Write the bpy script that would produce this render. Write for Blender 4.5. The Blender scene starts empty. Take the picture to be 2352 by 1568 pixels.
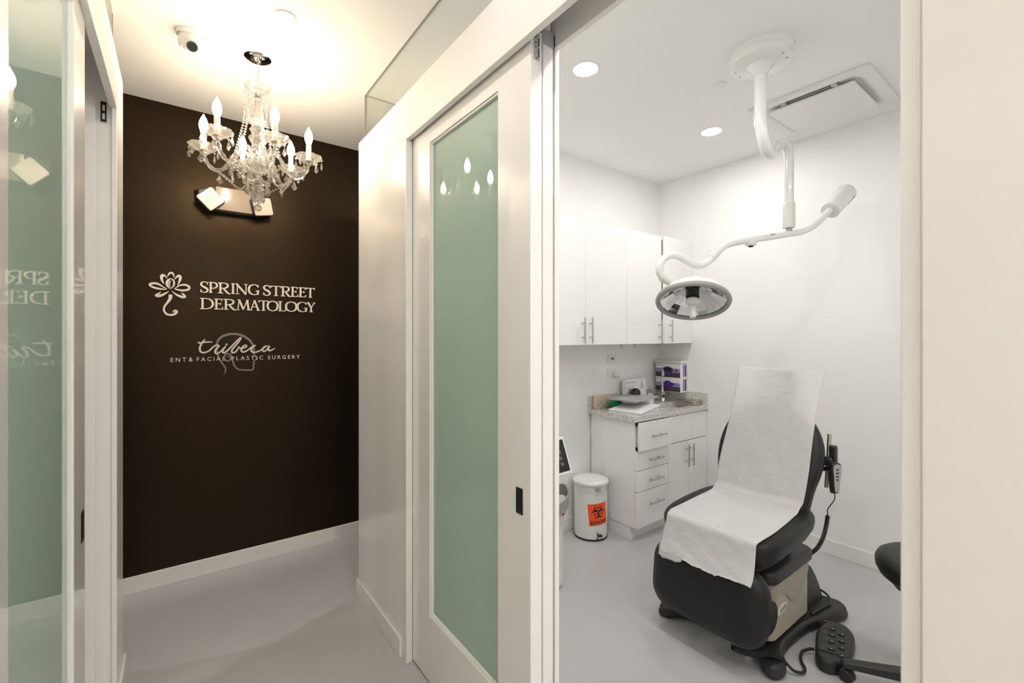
import bpy, bmesh, math, random
from mathutils import Vector, Matrix

R = math.radians
PI = math.pi
random.seed(7)
sc = bpy.context.scene
COL = sc.collection

# ------------------------------------------------------------------ camera, world, exposure
# World axes: X to the right across the corridor (towards the exam room), Y along the corridor, Z up.
EYE = 1.50
YAW = math.atan2(766.0, 1025.0)
cam_data = bpy.data.cameras.new('camera')
cam_data.sensor_width = 36.0
cam_data.sensor_fit = 'HORIZONTAL'
cam_data.lens = 1025.0 / 2352.0 * 36.0
cam_data.shift_y = -14.0 / 2352.0
cam_data.clip_start = 0.02
cam_data.dof.use_dof = True
cam_data.dof.focus_distance = 2.6
cam_data.dof.aperture_fstop = 4.5
cam = bpy.data.objects.new('camera', cam_data)
COL.objects.link(cam)
cam.location = (0, 0, EYE)
cam.rotation_euler = (R(90), 0, -YAW)
sc.camera = cam

world = bpy.data.worlds.new('world')
sc.world = world
world.use_nodes = True
world.node_tree.nodes['Background'].inputs[0].default_value = (1.0, 0.97, 0.93, 1)
world.node_tree.nodes['Background'].inputs[1].default_value = 0.3

sc.view_settings.view_transform = 'Standard'
sc.view_settings.look = 'None'
sc.view_settings.gamma = 1.0
sc.view_settings.use_curve_mapping = False
sc.view_settings.exposure = 0.9
BULB = 82.0          # candle bulbs of the chandelier
DOWN = 116.0         # round downlights, exam room
FILL_HALL = 330.0    # added unseen fill lamps, corridor well behind the camera
FILL_NEAR = 82.0     # added unseen fill lamps, corridor above the frame and side room
FILL_CROSS = 170.0    # added unseen fill lamps, cross hall
try:
    sc.cycles.max_bounces = 12
    sc.cycles.diffuse_bounces = 6
    sc.cycles.glossy_bounces = 6
    sc.cycles.transmission_bounces = 10
    sc.cycles.transparent_max_bounces = 16
    sc.cycles.sample_clamp_indirect = 10.0
except Exception:
    pass

# ------------------------------------------------------------------ materials
def lin(c):
    return tuple(((v / 255.0) / 12.92 if v / 255.0 <= 0.04045 else ((v / 255.0 + 0.055) / 1.055) ** 2.4) for v in c)

def mat(name, rgb, rough=0.5, metal=0.0, spec=0.5, coat=0.0, coat_rough=0.05, bump=0.0, bscale=60.0, vary=0.0, vscale=6.0, trans=0.0, ior=1.5, rvary=0.0):
    m = bpy.data.materials.new(name)
    m.use_nodes = True
    nt = m.node_tree
    p = nt.nodes['Principled BSDF']
    col = (rgb[0], rgb[1], rgb[2], 1)
    p.inputs['Base Color'].default_value = col
    p.inputs['Roughness'].default_value = rough
    p.inputs['Metallic'].default_value = metal
    p.inputs['Specular IOR Level'].default_value = spec
    p.inputs['Coat Weight'].default_value = coat
    p.inputs['Coat Roughness'].default_value = coat_rough
    p.inputs['Transmission Weight'].default_value = trans
    p.inputs['IOR'].default_value = ior
    tc = nt.nodes.new('ShaderNodeTexCoord')
    if vary > 0 or rvary > 0:
        n = nt.nodes.new('ShaderNodeTexNoise')
        n.inputs['Scale'].default_value = vscale
        n.inputs['Detail'].default_value = 4
        nt.links.new(tc.outputs['Object'], n.inputs['Vector'])
        if vary > 0:
            mx = nt.nodes.new('ShaderNodeMix')
            mx.data_type = 'RGBA'
            mx.inputs['A'].default_value = tuple(max(0, c * (1 - vary)) for c in rgb) + (1,)
            mx.inputs['B'].default_value = tuple(min(1, c * (1 + vary)) for c in rgb) + (1,)
            nt.links.new(n.outputs['Fac'], mx.inputs['Factor'])
            nt.links.new(mx.outputs['Result'], p.inputs['Base Color'])
        if rvary > 0:
            mr = nt.nodes.new('ShaderNodeMapRange')
            mr.inputs['To Min'].default_value = max(0.0, rough - rvary)
            mr.inputs['To Max'].default_value = rough + rvary
            nt.links.new(n.outputs['Fac'], mr.inputs['Value'])
            nt.links.new(mr.outputs['Result'], p.inputs['Roughness'])
    if bump > 0:
        n2 = nt.nodes.new('ShaderNodeTexNoise')
        n2.inputs['Scale'].default_value = bscale
        n2.inputs['Detail'].default_value = 3
        nt.links.new(tc.outputs['Object'], n2.inputs['Vector'])
        b = nt.nodes.new('ShaderNodeBump')
        b.inputs['Strength'].default_value = bump
        b.inputs['Distance'].default_value = 0.004
        nt.links.new(n2.outputs['Fac'], b.inputs['Height'])
        nt.links.new(b.outputs['Normal'], p.inputs['Normal'])
    return m

def emit(name, rgb, strength):
    m = bpy.data.materials.new(name)
    m.use_nodes = True
    nt = m.node_tree
    nt.nodes.clear()
    o = nt.nodes.new('ShaderNodeOutputMaterial')
    e = nt.nodes.new('ShaderNodeEmission')
    e.inputs[0].default_value = (rgb[0], rgb[1], rgb[2], 1)
    e.inputs[1].default_value = strength
    nt.links.new(e.outputs[0], o.inputs[0])
    return m

def schlick(nt):
    """fresnel weight of a thin sheet, the same from both sides"""
    lw = nt.nodes.new('ShaderNodeLayerWeight')
    lw.inputs[0].default_value = 0.5
    pw = nt.nodes.new('ShaderNodeMath')
    pw.operation = 'POWER'
    pw.inputs[1].default_value = 5.0
    nt.links.new(lw.outputs['Facing'], pw.inputs[0])
    ma = nt.nodes.new('ShaderNodeMath')
    ma.operation = 'MULTIPLY_ADD'
    ma.inputs[1].default_value = 0.955
    ma.inputs[2].default_value = 0.045
    nt.links.new(pw.outputs[0], ma.inputs[0])
    return ma.outputs[0]

def clear_glass(name, tint, thin):
    """thin panes and cut crystal: part straight-through, part refracting, fresnel gloss on top"""
    m = bpy.data.materials.new(name)
    m.use_nodes = True
    nt = m.node_tree
    nt.nodes.clear()
    o = nt.nodes.new('ShaderNodeOutputMaterial')
    tr = nt.nodes.new('ShaderNodeBsdfTransparent')
    tr.inputs[0].default_value = tint + (1,)
    gl = nt.nodes.new('ShaderNodeBsdfGlossy')
    gl.inputs['Roughness'].default_value = 0.01
    fr = schlick(nt)
    mx = nt.nodes.new('ShaderNodeMixShader')
    nt.links.new(fr, mx.inputs[0])
    nt.links.new(tr.outputs[0], mx.inputs[1])
    nt.links.new(gl.outputs[0], mx.inputs[2])
    if thin:
        nt.links.new(mx.outputs[0], o.inputs[0])
    else:
        gs = nt.nodes.new('ShaderNodeBsdfGlass')
        gs.inputs['IOR'].default_value = 1.52
        gs.inputs['Roughness'].default_value = 0.0
        gs.inputs[0].default_value = (1, 1, 0.99, 1)
        m2 = nt.nodes.new('ShaderNodeMixShader')
        m2.inputs[0].default_value = 0.45
        nt.links.new(mx.outputs[0], m2.inputs[1])
        nt.links.new(gs.outputs[0], m2.inputs[2])
        # the many fine facets scatter light: a share of diffuse and translucent white
        df = nt.nodes.new('ShaderNodeBsdfDiffuse')
        df.inputs[0].default_value = (0.95, 0.93, 0.90, 1)
        tl = nt.nodes.new('ShaderNodeBsdfTranslucent')
        tl.inputs[0].default_value = (0.95, 0.93, 0.90, 1)
        m3 = nt.nodes.new('ShaderNodeMixShader')
        m3.inputs[0].default_value = 0.5
        nt.links.new(df.outputs[0], m3.inputs[1])
        nt.links.new(tl.outputs[0], m3.inputs[2])
        m4 = nt.nodes.new('ShaderNodeMixShader')
        m4.inputs[0].default_value = 0.075
        nt.links.new(m2.outputs[0], m4.inputs[1])
        nt.links.new(m3.outputs[0], m4.inputs[2])
        nt.links.new(m4.outputs[0], o.inputs[0])
    return m

def frosted_glass():
    m = bpy.data.materials.new('frosted_green_glass')
    m.use_nodes = True
    nt = m.node_tree
    nt.nodes.clear()
    o = nt.nodes.new('ShaderNodeOutputMaterial')
    d = nt.nodes.new('ShaderNodeBsdfDiffuse')
    t = nt.nodes.new('ShaderNodeBsdfTranslucent')
    n = nt.nodes.new('ShaderNodeTexNoise')
    n.inputs['Scale'].default_value = 900
    tc = nt.nodes.new('ShaderNodeTexCoord')
    nt.links.new(tc.outputs['Object'], n.inputs['Vector'])
    mc = nt.nodes.new('ShaderNodeMix')
    mc.data_type = 'RGBA'
    mc.inputs['A'].default_value = (0.64, 0.78, 0.70, 1)
    mc.inputs['B'].default_value = (0.67, 0.81, 0.73, 1)
    nt.links.new(n.outputs['Fac'], mc.inputs['Factor'])
    nt.links.new(mc.outputs['Result'], d.inputs[0])
    nt.links.new(mc.outputs['Result'], t.inputs[0])
    m1 = nt.nodes.new('ShaderNodeMixShader')
    m1.inputs[0].default_value = 0.42
    nt.links.new(d.outputs[0], m1.inputs[1])
    nt.links.new(t.outputs[0], m1.inputs[2])
    g = nt.nodes.new('ShaderNodeBsdfGlossy')
    g.inputs['Roughness'].default_value = 0.0
    fr = schlick(nt)
    m2 = nt.nodes.new('ShaderNodeMixShader')
    nt.links.new(fr, m2.inputs[0])
    nt.links.new(m1.outputs[0], m2.inputs[1])
    nt.links.new(g.outputs[0], m2.inputs[2])
    nt.links.new(m2.outputs[0], o.inputs[0])
    return m

def granite():
    m = bpy.data.materials.new('granite')
    m.use_nodes = True
    nt = m.node_tree
    p = nt.nodes['Principled BSDF']
    p.inputs['Roughness'].default_value = 0.18
    tc = nt.nodes.new('ShaderNodeTexCoord')
    def noise(scale, detail, rough):
        n = nt.nodes.new('ShaderNodeTexNoise')
        n.inputs['Scale'].default_value = scale
        n.inputs['Detail'].default_value = detail
        n.inputs['Roughness'].default_value = rough
        nt.links.new(tc.outputs['Object'], n.inputs['Vector'])
        return n
    def ramp(src, stops):
        r = nt.nodes.new('ShaderNodeValToRGB')
        els = r.color_ramp.elements
        els[0].position, els[0].color = stops[0][0], stops[0][1] + (1,)
        els[1].position, els[1].color = stops[-1][0], stops[-1][1] + (1,)
        for pos, c in stops[1:-1]:
            e = els.new(pos)
            e.color = c + (1,)
        nt.links.new(src, r.inputs[0])
        return r
    a = ramp(noise(85, 6, 0.62).outputs['Fac'], [(0.36, (0.36, 0.33, 0.30)), (0.44, (0.56, 0.53, 0.49)), (0.53, (0.72, 0.70, 0.66)), (0.66, (0.80, 0.79, 0.76))])
    b = ramp(noise(130, 4, 0.7).outputs['Fac'], [(0.335, (0.02, 0.02, 0.02)), (0.39, (1, 1, 1))])
    mx = nt.nodes.new('ShaderNodeMix')
    mx.data_type = 'RGBA'
    mx.blend_type = 'MULTIPLY'
    mx.inputs['Factor'].default_value = 1.0
    nt.links.new(a.outputs[0], mx.inputs['A'])
    nt.links.new(b.outputs[0], mx.inputs['B'])
    nt.links.new(mx.outputs['Result'], p.inputs['Base Color'])
    return m

def tissue():
    m = bpy.data.materials.new('exam_paper')
    m.use_nodes = True
    nt = m.node_tree
    nt.nodes.clear()
    o = nt.nodes.new('ShaderNodeOutputMaterial')
    tc = nt.nodes.new('ShaderNodeTexCoord')
    n = nt.nodes.new('ShaderNodeTexNoise')
    n.inputs['Scale'].default_value = 58
    n.inputs['Detail'].default_value = 8
    n.inputs['Roughness'].default_value = 0.75
    n.inputs['Distortion'].default_value = 0.4
    mp = nt.nodes.new('ShaderNodeMapping')
    mp.inputs['Scale'].default_value = (1.0, 0.55, 1.3)
    nt.links.new(tc.outputs['Object'], mp.inputs['Vector'])
    nt.links.new(mp.outputs[0], n.inputs['Vector'])
    b = nt.nodes.new('ShaderNodeBump')
    b.inputs['Strength'].default_value = 0.8
    b.inputs['Distance'].default_value = 0.006
    nt.links.new(n.outputs['Fac'], b.inputs['Height'])
    d = nt.nodes.new('ShaderNodeBsdfDiffuse')
    d.inputs[0].default_value = (0.90, 0.89, 0.88, 1)
    t = nt.nodes.new('ShaderNodeBsdfTranslucent')
    t.inputs[0].default_value = (0.90, 0.89, 0.88, 1)
    mx = nt.nodes.new('ShaderNodeMixShader')
    r = nt.nodes.new('ShaderNodeMapRange')
    r.inputs['From Min'].default_value = 0.35
    r.inputs['From Max'].default_value = 0.65
    r.inputs['To Min'].default_value = 0.56
    r.inputs['To Max'].default_value = 0.32
    nt.links.new(n.outputs['Fac'], r.inputs['Value'])
    nt.links.new(r.outputs[0], mx.inputs[0])
    nt.links.new(b.outputs[0], d.inputs['Normal'])
    nt.links.new(d.outputs[0], mx.inputs[1])
    nt.links.new(t.outputs[0], mx.inputs[2])
    nt.links.new(mx.outputs[0], o.inputs[0])
    return m

M = {}
M['wall'] = mat('white_wall_paint', (0.88, 0.873, 0.86), 0.55, bump=0.02, bscale=180, vary=0.01)
M['ceiling'] = mat('ceiling_paint', (0.88, 0.873, 0.86), 0.6, bump=0.02, bscale=120, vary=0.01, vscale=3)
M['satin'] = mat('satin_partition_paint', (0.87, 0.85, 0.825), 0.22, coat=0.25, coat_rough=0.15, bump=0.05, bscale=9, rvary=0.08, vscale=5)
M['gloss'] = mat('gloss_white_lacquer', (0.87, 0.855, 0.835), 0.25, coat=0.6, coat_rough=0.01, vary=0.008)
M['trim'] = mat('trim_paint', (0.86, 0.84, 0.81), 0.28, coat=0.2, vary=0.01)
M['dark_wall'] = mat('black_wall_paint', (0.0085, 0.0056, 0.0037), 0.38, spec=0.29, bump=0.05, bscale=14, rvary=0.05, vary=0.12, vscale=3)
M['dark_wall'].node_tree.nodes['Principled BSDF'].inputs['Specular Tint'].default_value = (1.0, 0.70, 0.42, 1)
M['floor'] = mat('grey_epoxy_floor', (0.52, 0.515, 0.515), 0.24, spec=0.5, vary=0.03, vscale=2.5, rvary=0.06, bump=0.015, bscale=20)
M['frost'] = frosted_glass()
M['pane'] = clear_glass('clear_pane', (0.95, 0.965, 0.945), True)
M['crystal'] = clear_glass('cut_crystal', (0.97, 0.96, 0.94), False)
M['edge'] = mat('pane_edge', (0.22, 0.24, 0.21), 0.3, vary=0.1)
M['chrome'] = mat('chrome', (0.80, 0.79, 0.77), 0.06, 1.0, vary=0.02)
M['steel'] = mat('brushed_steel', (0.50, 0.475, 0.43), 0.32, 1.0, vary=0.06, vscale=60)
M['zinc'] = mat('zinc_plate', (0.50, 0.53, 0.54), 0.42, 0.4, vary=0.1, vscale=30)
M['bronze'] = mat('dark_bronze', (0.03, 0.026, 0.022), 0.35, 0.6, vary=0.2, vscale=20)
M['black'] = mat('black_plastic', (0.018, 0.017, 0.016), 0.38, vary=0.2, vscale=10)
M['black_void'] = mat('matt_black', (0.006, 0.006, 0.006), 0.7, vary=0.2)
M['vinyl'] = mat('black_vinyl', (0.012, 0.0108, 0.010), 0.42, spec=0.36, bump=0.05, bscale=250, vary=0.15, vscale=8)
M['char'] = mat('charcoal_plastic', (0.024, 0.022, 0.0205), 0.45, vary=0.1, vscale=12)
M['beige'] = mat('beige_plastic', (0.44, 0.405, 0.325), 0.4, vary=0.03, bump=0.02, bscale=300)
M['beige2'] = mat('beige_plastic_shroud', (0.35, 0.32, 0.25), 0.4, vary=0.03, bump=0.02, bscale=300)
M['lamp_white'] = mat('white_enamel', (0.80, 0.80, 0.785), 0.16, coat=0.5, coat_rough=0.03, vary=0.01)
M['white'] = mat('white_plastic', (0.80, 0.79, 0.775), 0.35, vary=0.01)
M['cab'] = mat('white_laminate', (0.86, 0.855, 0.84), 0.22, coat=0.2, coat_rough=0.08, vary=0.008)
M['ivory'] = mat('ivory_plastic', (0.74, 0.73, 0.68), 0.35, vary=0.02)
M['grey'] = mat('grey_plastic', (0.33, 0.325, 0.30), 0.4, vary=0.05)
M['lgrey'] = mat('light_grey_plastic', (0.55, 0.55, 0.52), 0.4, vary=0.03)
M['granite'] = granite()
M['paper'] = tissue()
M['tray_grey'] = mat('warm_grey_label', (0.42, 0.41, 0.385), 0.45, vary=0.04)
M['sheet'] = mat('printed_sheet', (0.82, 0.81, 0.82), 0.6, vary=0.015, vscale=40)
M['orange'] = mat('fluorescent_orange_label', (0.95, 0.10, 0.018), 0.45, vary=0.03)
M['ink'] = mat('black_ink', (0.012, 0.011, 0.010), 0.5, vary=0.1)
M['greyink'] = mat('grey_ink', (0.28, 0.28, 0.27), 0.5, vary=0.1)
M['whiteink'] = mat('white_ink', (0.72, 0.70, 0.68), 0.5, vary=0.03)
M['sign'] = mat('cream_sign_letters', (0.86, 0.78, 0.68), 0.35, vary=0.03)
M['sign2'] = mat('pale_script_sign', (0.80, 0.73, 0.66), 0.4, vary=0.03)
M['sign3'] = mat('taupe_outline_sign', (0.25, 0.215, 0.18), 0.45, vary=0.05)
M['lilac'] = mat('lilac_print', (0.33, 0.22, 0.55), 0.5, vary=0.05)
M['purple'] = mat('purple_print', (0.085, 0.02, 0.27), 0.45, vary=0.2, vscale=18)
M['navy'] = mat('slate_print', (0.045, 0.04, 0.07), 0.5, vary=0.1)
M['lime'] = mat('lime_print', (0.22, 0.42, 0.03), 0.5, vary=0.05)
M['tan'] = mat('tan_paper', (0.70, 0.54, 0.43), 0.7, vary=0.06, vscale=15, bump=0.1)
M['green'] = mat('green_plastic_bag', (0.05, 0.45, 0.22), 0.3, vary=0.25, vscale=30, bump=0.4, bscale=60)
M['alu'] = mat('laptop_aluminium', (0.43, 0.43, 0.41), 0.45, 0.15, vary=0.02)
M['amber'] = mat('brown_bottle', (0.020, 0.010, 0.006), 0.2, vary=0.1)
M['clearp'] = clear_glass('clear_plastic', (0.88, 0.89, 0.88), True)
M['red'] = mat('red_button', (0.50, 0.03, 0.02), 0.3, vary=0.05)
M['yellow'] = mat('yellow_ring', (0.75, 0.45, 0.03), 0.4, vary=0.05)
M['screen'] = mat('dark_screen', (0.022, 0.022, 0.024), 0.15, vary=0.05)
M['bag'] = clear_glass('thin_liner', (0.95, 0.95, 0.945), True)
M['mirror'] = mat('reflector_mirror', (0.80, 0.79, 0.78), 0.05, 1.0, vary=0.02)
M['warm_panel'] = mat('panel_warm_reflection', (0.19, 0.125, 0.08), 0.3, coat=0.4, coat_rough=0.1, vary=0.04)  # dark glossy plastic; the chandelier's warm reflection is put into the base colour
M['lens'] = mat('white_lamp_lens', (0.60, 0.53, 0.47), 0.25, vary=0.02)
M['bulb'] = emit('bulb_glow', (1.0, 0.82, 0.60), BULB)
M['down'] = emit('downlight_glow', (1.0, 0.985, 0.968), DOWN)
M['fill_hall'] = emit('hall_fill_glow', (1.0, 0.955, 0.905), FILL_HALL)
M['fill_near'] = emit('near_fill_glow', (1.0, 0.955, 0.905), FILL_NEAR)
M['fill_cross'] = emit('cross_fill_glow', (1.0, 0.965, 0.93), FILL_CROSS)
M['wax'] = mat('candle_sleeve', (0.80, 0.74, 0.66), 0.35, vary=0.02)

# ------------------------------------------------------------------ mesh helpers
def fr(o, ex, ey, ez=None):
    ex = Vector(ex).normalized()
    ey = Vector(ey)
    ey = (ey - ex * ey.dot(ex)).normalized()
    ez = Vector(ez).normalized() if ez else ex.cross(ey)
    m = Matrix.Identity(4)
    for i in range(3):
        m[i][0], m[i][1], m[i][2], m[i][3] = ex[i], ey[i], ez[i], o[i]
    return m

def along(o, d):
    """frame at o whose z axis runs along d"""
    d = Vector(d).normalized()
    up = Vector((0, 0, 1)) if abs(d.z) < 0.95 else Vector((1, 0, 0))
    ex = up.cross(d).normalized()
    return fr(o, ex, d.cross(ex), d)

def tm(bm, verts, T):
    if T is not None:
        for v in verts:
            v.co = T @ v.co

def bx(bm, x0, x1, y0, y1, z0, z1, T=None):
    vs = [bm.verts.new((x, y, z)) for z in (z0, z1) for y in (y0, y1) for x in (x0, x1)]
    for f in ((0, 2, 3, 1), (4, 5, 7, 6), (0, 1, 5, 4), (2, 6, 7, 3), (0, 4, 6, 2), (1, 3, 7, 5)):
        bm.faces.new([vs[i] for i in f])
    tm(bm, vs, T)
    return bm

def prism(bm, poly, h, T=None, z0=0.0, taper=1.0):
    n = len(poly)
    cx = sum(p[0] for p in poly) / n
    cy = sum(p[1] for p in poly) / n
    a = [bm.verts.new((p[0], p[1], z0)) for p in poly]
    b = [bm.verts.new((cx + (p[0] - cx) * taper, cy + (p[1] - cy) * taper, z0 + h)) for p in poly]
    bm.faces.new(a[::-1])
    bm.faces.new(b)
    for i in range(n):
        j = (i + 1) % n
        bm.faces.new((a[i], a[j], b[j], b[i]))
    tm(bm, a + b, T)
    return bm

def lathe(bm, prof, seg=32, T=None, scallop=0, amp=0.0):
    rings = []
    allv = []
    for r, z in prof:
        if r < 1e-6:
            v = bm.verts.new((0, 0, z))
            rings.append([v])
            allv.append(v)
        else:
            ring = []
            for i in range(seg):
                a = 2 * PI * i / seg
                rr = r * (1 + amp * math.cos(a * scallop)) if scallop else r
                v = bm.verts.new((rr * math.cos(a), rr * math.sin(a), z))
                ring.append(v)
                allv.append(v)
            rings.append(ring)
    for a, b in zip(rings[:-1], rings[1:]):
        for i in range(seg):
            j = (i + 1) % seg
            if len(a) == 1 and len(b) == 1:
                continue
            if len(a) == 1:
                bm.faces.new((a[0], b[j], b[i]))
            elif len(b) == 1:
                bm.faces.new((a[i], a[j], b[0]))
            else:
                bm.faces.new((a[i], a[j], b[j], b[i]))
    tm(bm, allv, T)
    return bm

def cyl(bm, o, d, r, h, seg=24, r2=None):
    r2 = r if r2 is None else r2
    return lathe(bm, [(0, 0), (r, 0), (r2, h), (0, h)], seg, along(o, d))

def cat(pts, n=8, closed=False):
    """Catmull-Rom through points of any dimension"""
    P = [tuple(p) for p in pts]
    m = len(P)
    out = []
    rng = m if closed else m - 1
    for i in range(rng):
        if closed:
            p0, p1, p2, p3 = P[(i - 1) % m], P[i], P[(i + 1) % m], P[(i + 2) % m]
        else:
            p0, p1, p2, p3 = P[max(i - 1, 0)], P[i], P[i + 1], P[min(i + 2, m - 1)]
        for k in range(n):
            t = k / n
            out.append(tuple(0.5 * (2 * b + (c - a) * t + (2 * a - 5 * b + 4 * c - d) * t * t + (3 * b - a - 3 * c + d) * t ** 3) for a, b, c, d in zip(p0, p1, p2, p3)))
    if not closed:
        out.append(P[-1])
    return out

def tube(bm, pts, r, seg=12, smooth=0, caps=True, closed=False):
    if smooth:
        pts = cat(pts, smooth, closed)
    P = [Vector(p) for p in pts]
    n = len(P)
    rr = r if isinstance(r, (list, tuple)) else [r] * n
    if len(rr) != n:
        rr = [rr[min(int(i * len(rr) / n), len(rr) - 1)] for i in range(n)]
    tang = []
    for i in range(n):
        if closed:
            t = P[(i + 1) % n] - P[(i - 1) % n]
        else:
            t = P[min(i + 1, n - 1)] - P[max(i - 1, 0)]
        tang.append(t.normalized())
    up = Vector((0, 0, 1)) if abs(tang[0].z) < 0.9 else Vector((1, 0, 0))
    nx = up.cross(tang[0]).normalized()
    rings = []
    for i in range(n):
        nx = (nx - tang[i] * nx.dot(tang[i])).normalized()
        ny = tang[i].cross(nx)
        rings.append([bm.verts.new(P[i] + (nx * math.cos(2 * PI * k / seg) + ny * math.sin(2 * PI * k / seg)) * rr[i]) for k in range(seg)])
    for i in range(n if closed else n - 1):
        a, b = rings[i], rings[(i + 1) % n]
        for k in range(seg):
            j = (k + 1) % seg
            bm.faces.new((a[k], a[j], b[j], b[k]))
    if caps and not closed:
        bm.faces.new(rings[0][::-1])
        bm.faces.new(rings[-1])
    return bm

NRIB = 0
def ribbon(bm, pts, ws, h, T=None, smooth=0, closed=False):
    """flat stroke of varying width in the xy plane, raised by h"""
    q = [(p[0], p[1], w) for p, w in zip(pts, ws)]
    if smooth:
        q = cat(q, smooth, closed)
    n = len(q)
    L, Rr = [], []
    for i in range(n):
        a = q[(i - 1) % n] if (closed or i > 0) else q[0]
        b = q[(i + 1) % n] if (closed or i < n - 1) else q[-1]
        dx, dy = b[0] - a[0], b[1] - a[1]
        l = math.hypot(dx, dy) or 1e-9
        w = max(q[i][2], 1e-4) / 2
        L.append((q[i][0] - dy / l * w, q[i][1] + dx / l * w))
        Rr.append((q[i][0] + dy / l * w, q[i][1] - dx / l * w))
    global NRIB
    NRIB = (NRIB + 1) % 12
    tops = [h * (1 + 0.012 * NRIB + 0.05 * i / n) for i in range(n)]
    l0 = [bm.verts.new((p[0], p[1], 0)) for p in L]
    l1 = [bm.verts.new((p[0], p[1], z)) for p, z in zip(L, tops)]
    r0 = [bm.verts.new((p[0], p[1], 0)) for p in Rr]
    r1 = [bm.verts.new((p[0], p[1], z)) for p, z in zip(Rr, tops)]
    for i in range(n if closed else n - 1):
        j = (i + 1) % n
        bm.faces.new((r1[i], r1[j], l1[j], l1[i]))
        bm.faces.new((l0[i], l0[j], r0[j], r0[i]))
        bm.faces.new((l1[i], l1[j], l0[j], l0[i]))
        bm.faces.new((r0[i], r0[j], r1[j], r1[i]))
    if not closed:
        bm.faces.new((l0[0], r0[0], r1[0], l1[0]))
        bm.faces.new((l1[-1], r1[-1], r0[-1], l0[-1]))
    tm(bm, l0 + l1 + r0 + r1, T)
    return bm

def sph(bm, c, r, seg=20, rings=12, s=(1, 1, 1), T=None):
    prof = [(r * math.sin(PI * i / rings), -r * math.cos(PI * i / rings)) for i in range(rings + 1)]
    prof[0] = (0, -r)
    prof[-1] = (0, r)
    m = Matrix.Translation(Vector(c)) @ Matrix.Diagonal((s[0], s[1], s[2], 1))
    return lathe(bm, prof, seg, (T @ m) if T is not None else m)

def bead(bm, c, r):
    """small faceted glass bead"""
    lathe(bm, [(0, -r), (r * 0.62, -r * 0.78), (r, -r * 0.22), (r, r * 0.22), (r * 0.62, r * 0.78), (0, r)], 8, Matrix.Translation(Vector(c)))

def rrect(x0, x1, y0, y1, r, n=6):
    out = []
    for cx, cy, a0 in ((x1 - r, y0 + r, -90), (x1 - r, y1 - r, 0), (x0 + r, y1 - r, 90), (x0 + r, y0 + r, 180)):
        for k in range(n + 1):
            a = R(a0 + 90 * k / n)
            out.append((cx + r * math.cos(a), cy + r * math.sin(a)))
    return out

def circle(r, n=32, c=(0, 0), sx=1, sy=1):
    return [(c[0] + sx * r * math.cos(2 * PI * i / n), c[1] + sy * r * math.sin(2 * PI * i / n)) for i in range(n)]

def nb():
    return bmesh.new()

WL = {}
def link(o, parent):
    COL.objects.link(o)
    if parent is not None:
        o.parent = parent

def obj(name, bm, material, parent=None, bevel=0.0, seg=2, smooth=True, angle=38):
    """one mesh object; its origin goes to the middle of its foot"""
    bmesh.ops.recalc_face_normals(bm, faces=bm.faces)
    xs = [v.co.x for v in bm.verts]
    ys = [v.co.y for v in bm.verts]
    zs = [v.co.z for v in bm.verts]
    o0 = Vector(((min(xs) + max(xs)) / 2, (min(ys) + max(ys)) / 2, min(zs)))
    for v in bm.verts:
        v.co -= o0
    me = bpy.data.meshes.new(name)
    bm.to_mesh(me)
    bm.free()
    if smooth:
        me.polygons.foreach_set('use_smooth', [True] * len(me.polygons))
        me.set_sharp_from_angle(angle=R(angle))
    me.materials.append(material)
    o = bpy.data.objects.new(name, me)
    link(o, parent)
    WL[o] = o0
    o.location = o0 - (WL[parent] if parent is not None else Vector((0, 0, 0)))
    if bevel > 0:
        b = o.modifiers.new('bevel', 'BEVEL')
        b.width = bevel
        b.segments = seg
        b.limit_method = 'ANGLE'
        b.angle_limit = R(40)
    return o

def addmat(o, fn, material):
    """faces for which fn(centre, normal) holds get a second material"""
    o.data.materials.append(material)
    k = len(o.data.materials) - 1
    for p in o.data.polygons:
        if fn(p.center, p.normal):
            p.material_index = k

def tag(o, label, cat_, group=None):
    o['label'] = label
    o['category'] = cat_
    if group:
        o['group'] = group
    return o

def thing(name, loc, label, cat_, group=None):
    o = bpy.data.objects.new(name, None)
    o.empty_display_size = 0.05
    COL.objects.link(o)
    o.location = loc
    WL[o] = Vector(loc)
    return tag(o, label, cat_, group)

def struct(name, bm, material, parent=None, bevel=0.0, smooth=True):
    o = obj(name, bm, material, parent, bevel, 2, smooth)
    if parent is None:
        o['kind'] = 'structure'
    return o

def dup(root, loc, label=None, group=None):
    def rec(s, parent):
        c = s.copy()
        link(c, parent)
        for ch in [x for x in bpy.data.objects if x.parent == s]:
            rec(ch, c)
        return c
    r = rec(root, None)
    r.location = loc
    if label:
        r['label'] = label
    if group:
        r['group'] = group
    return r

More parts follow.
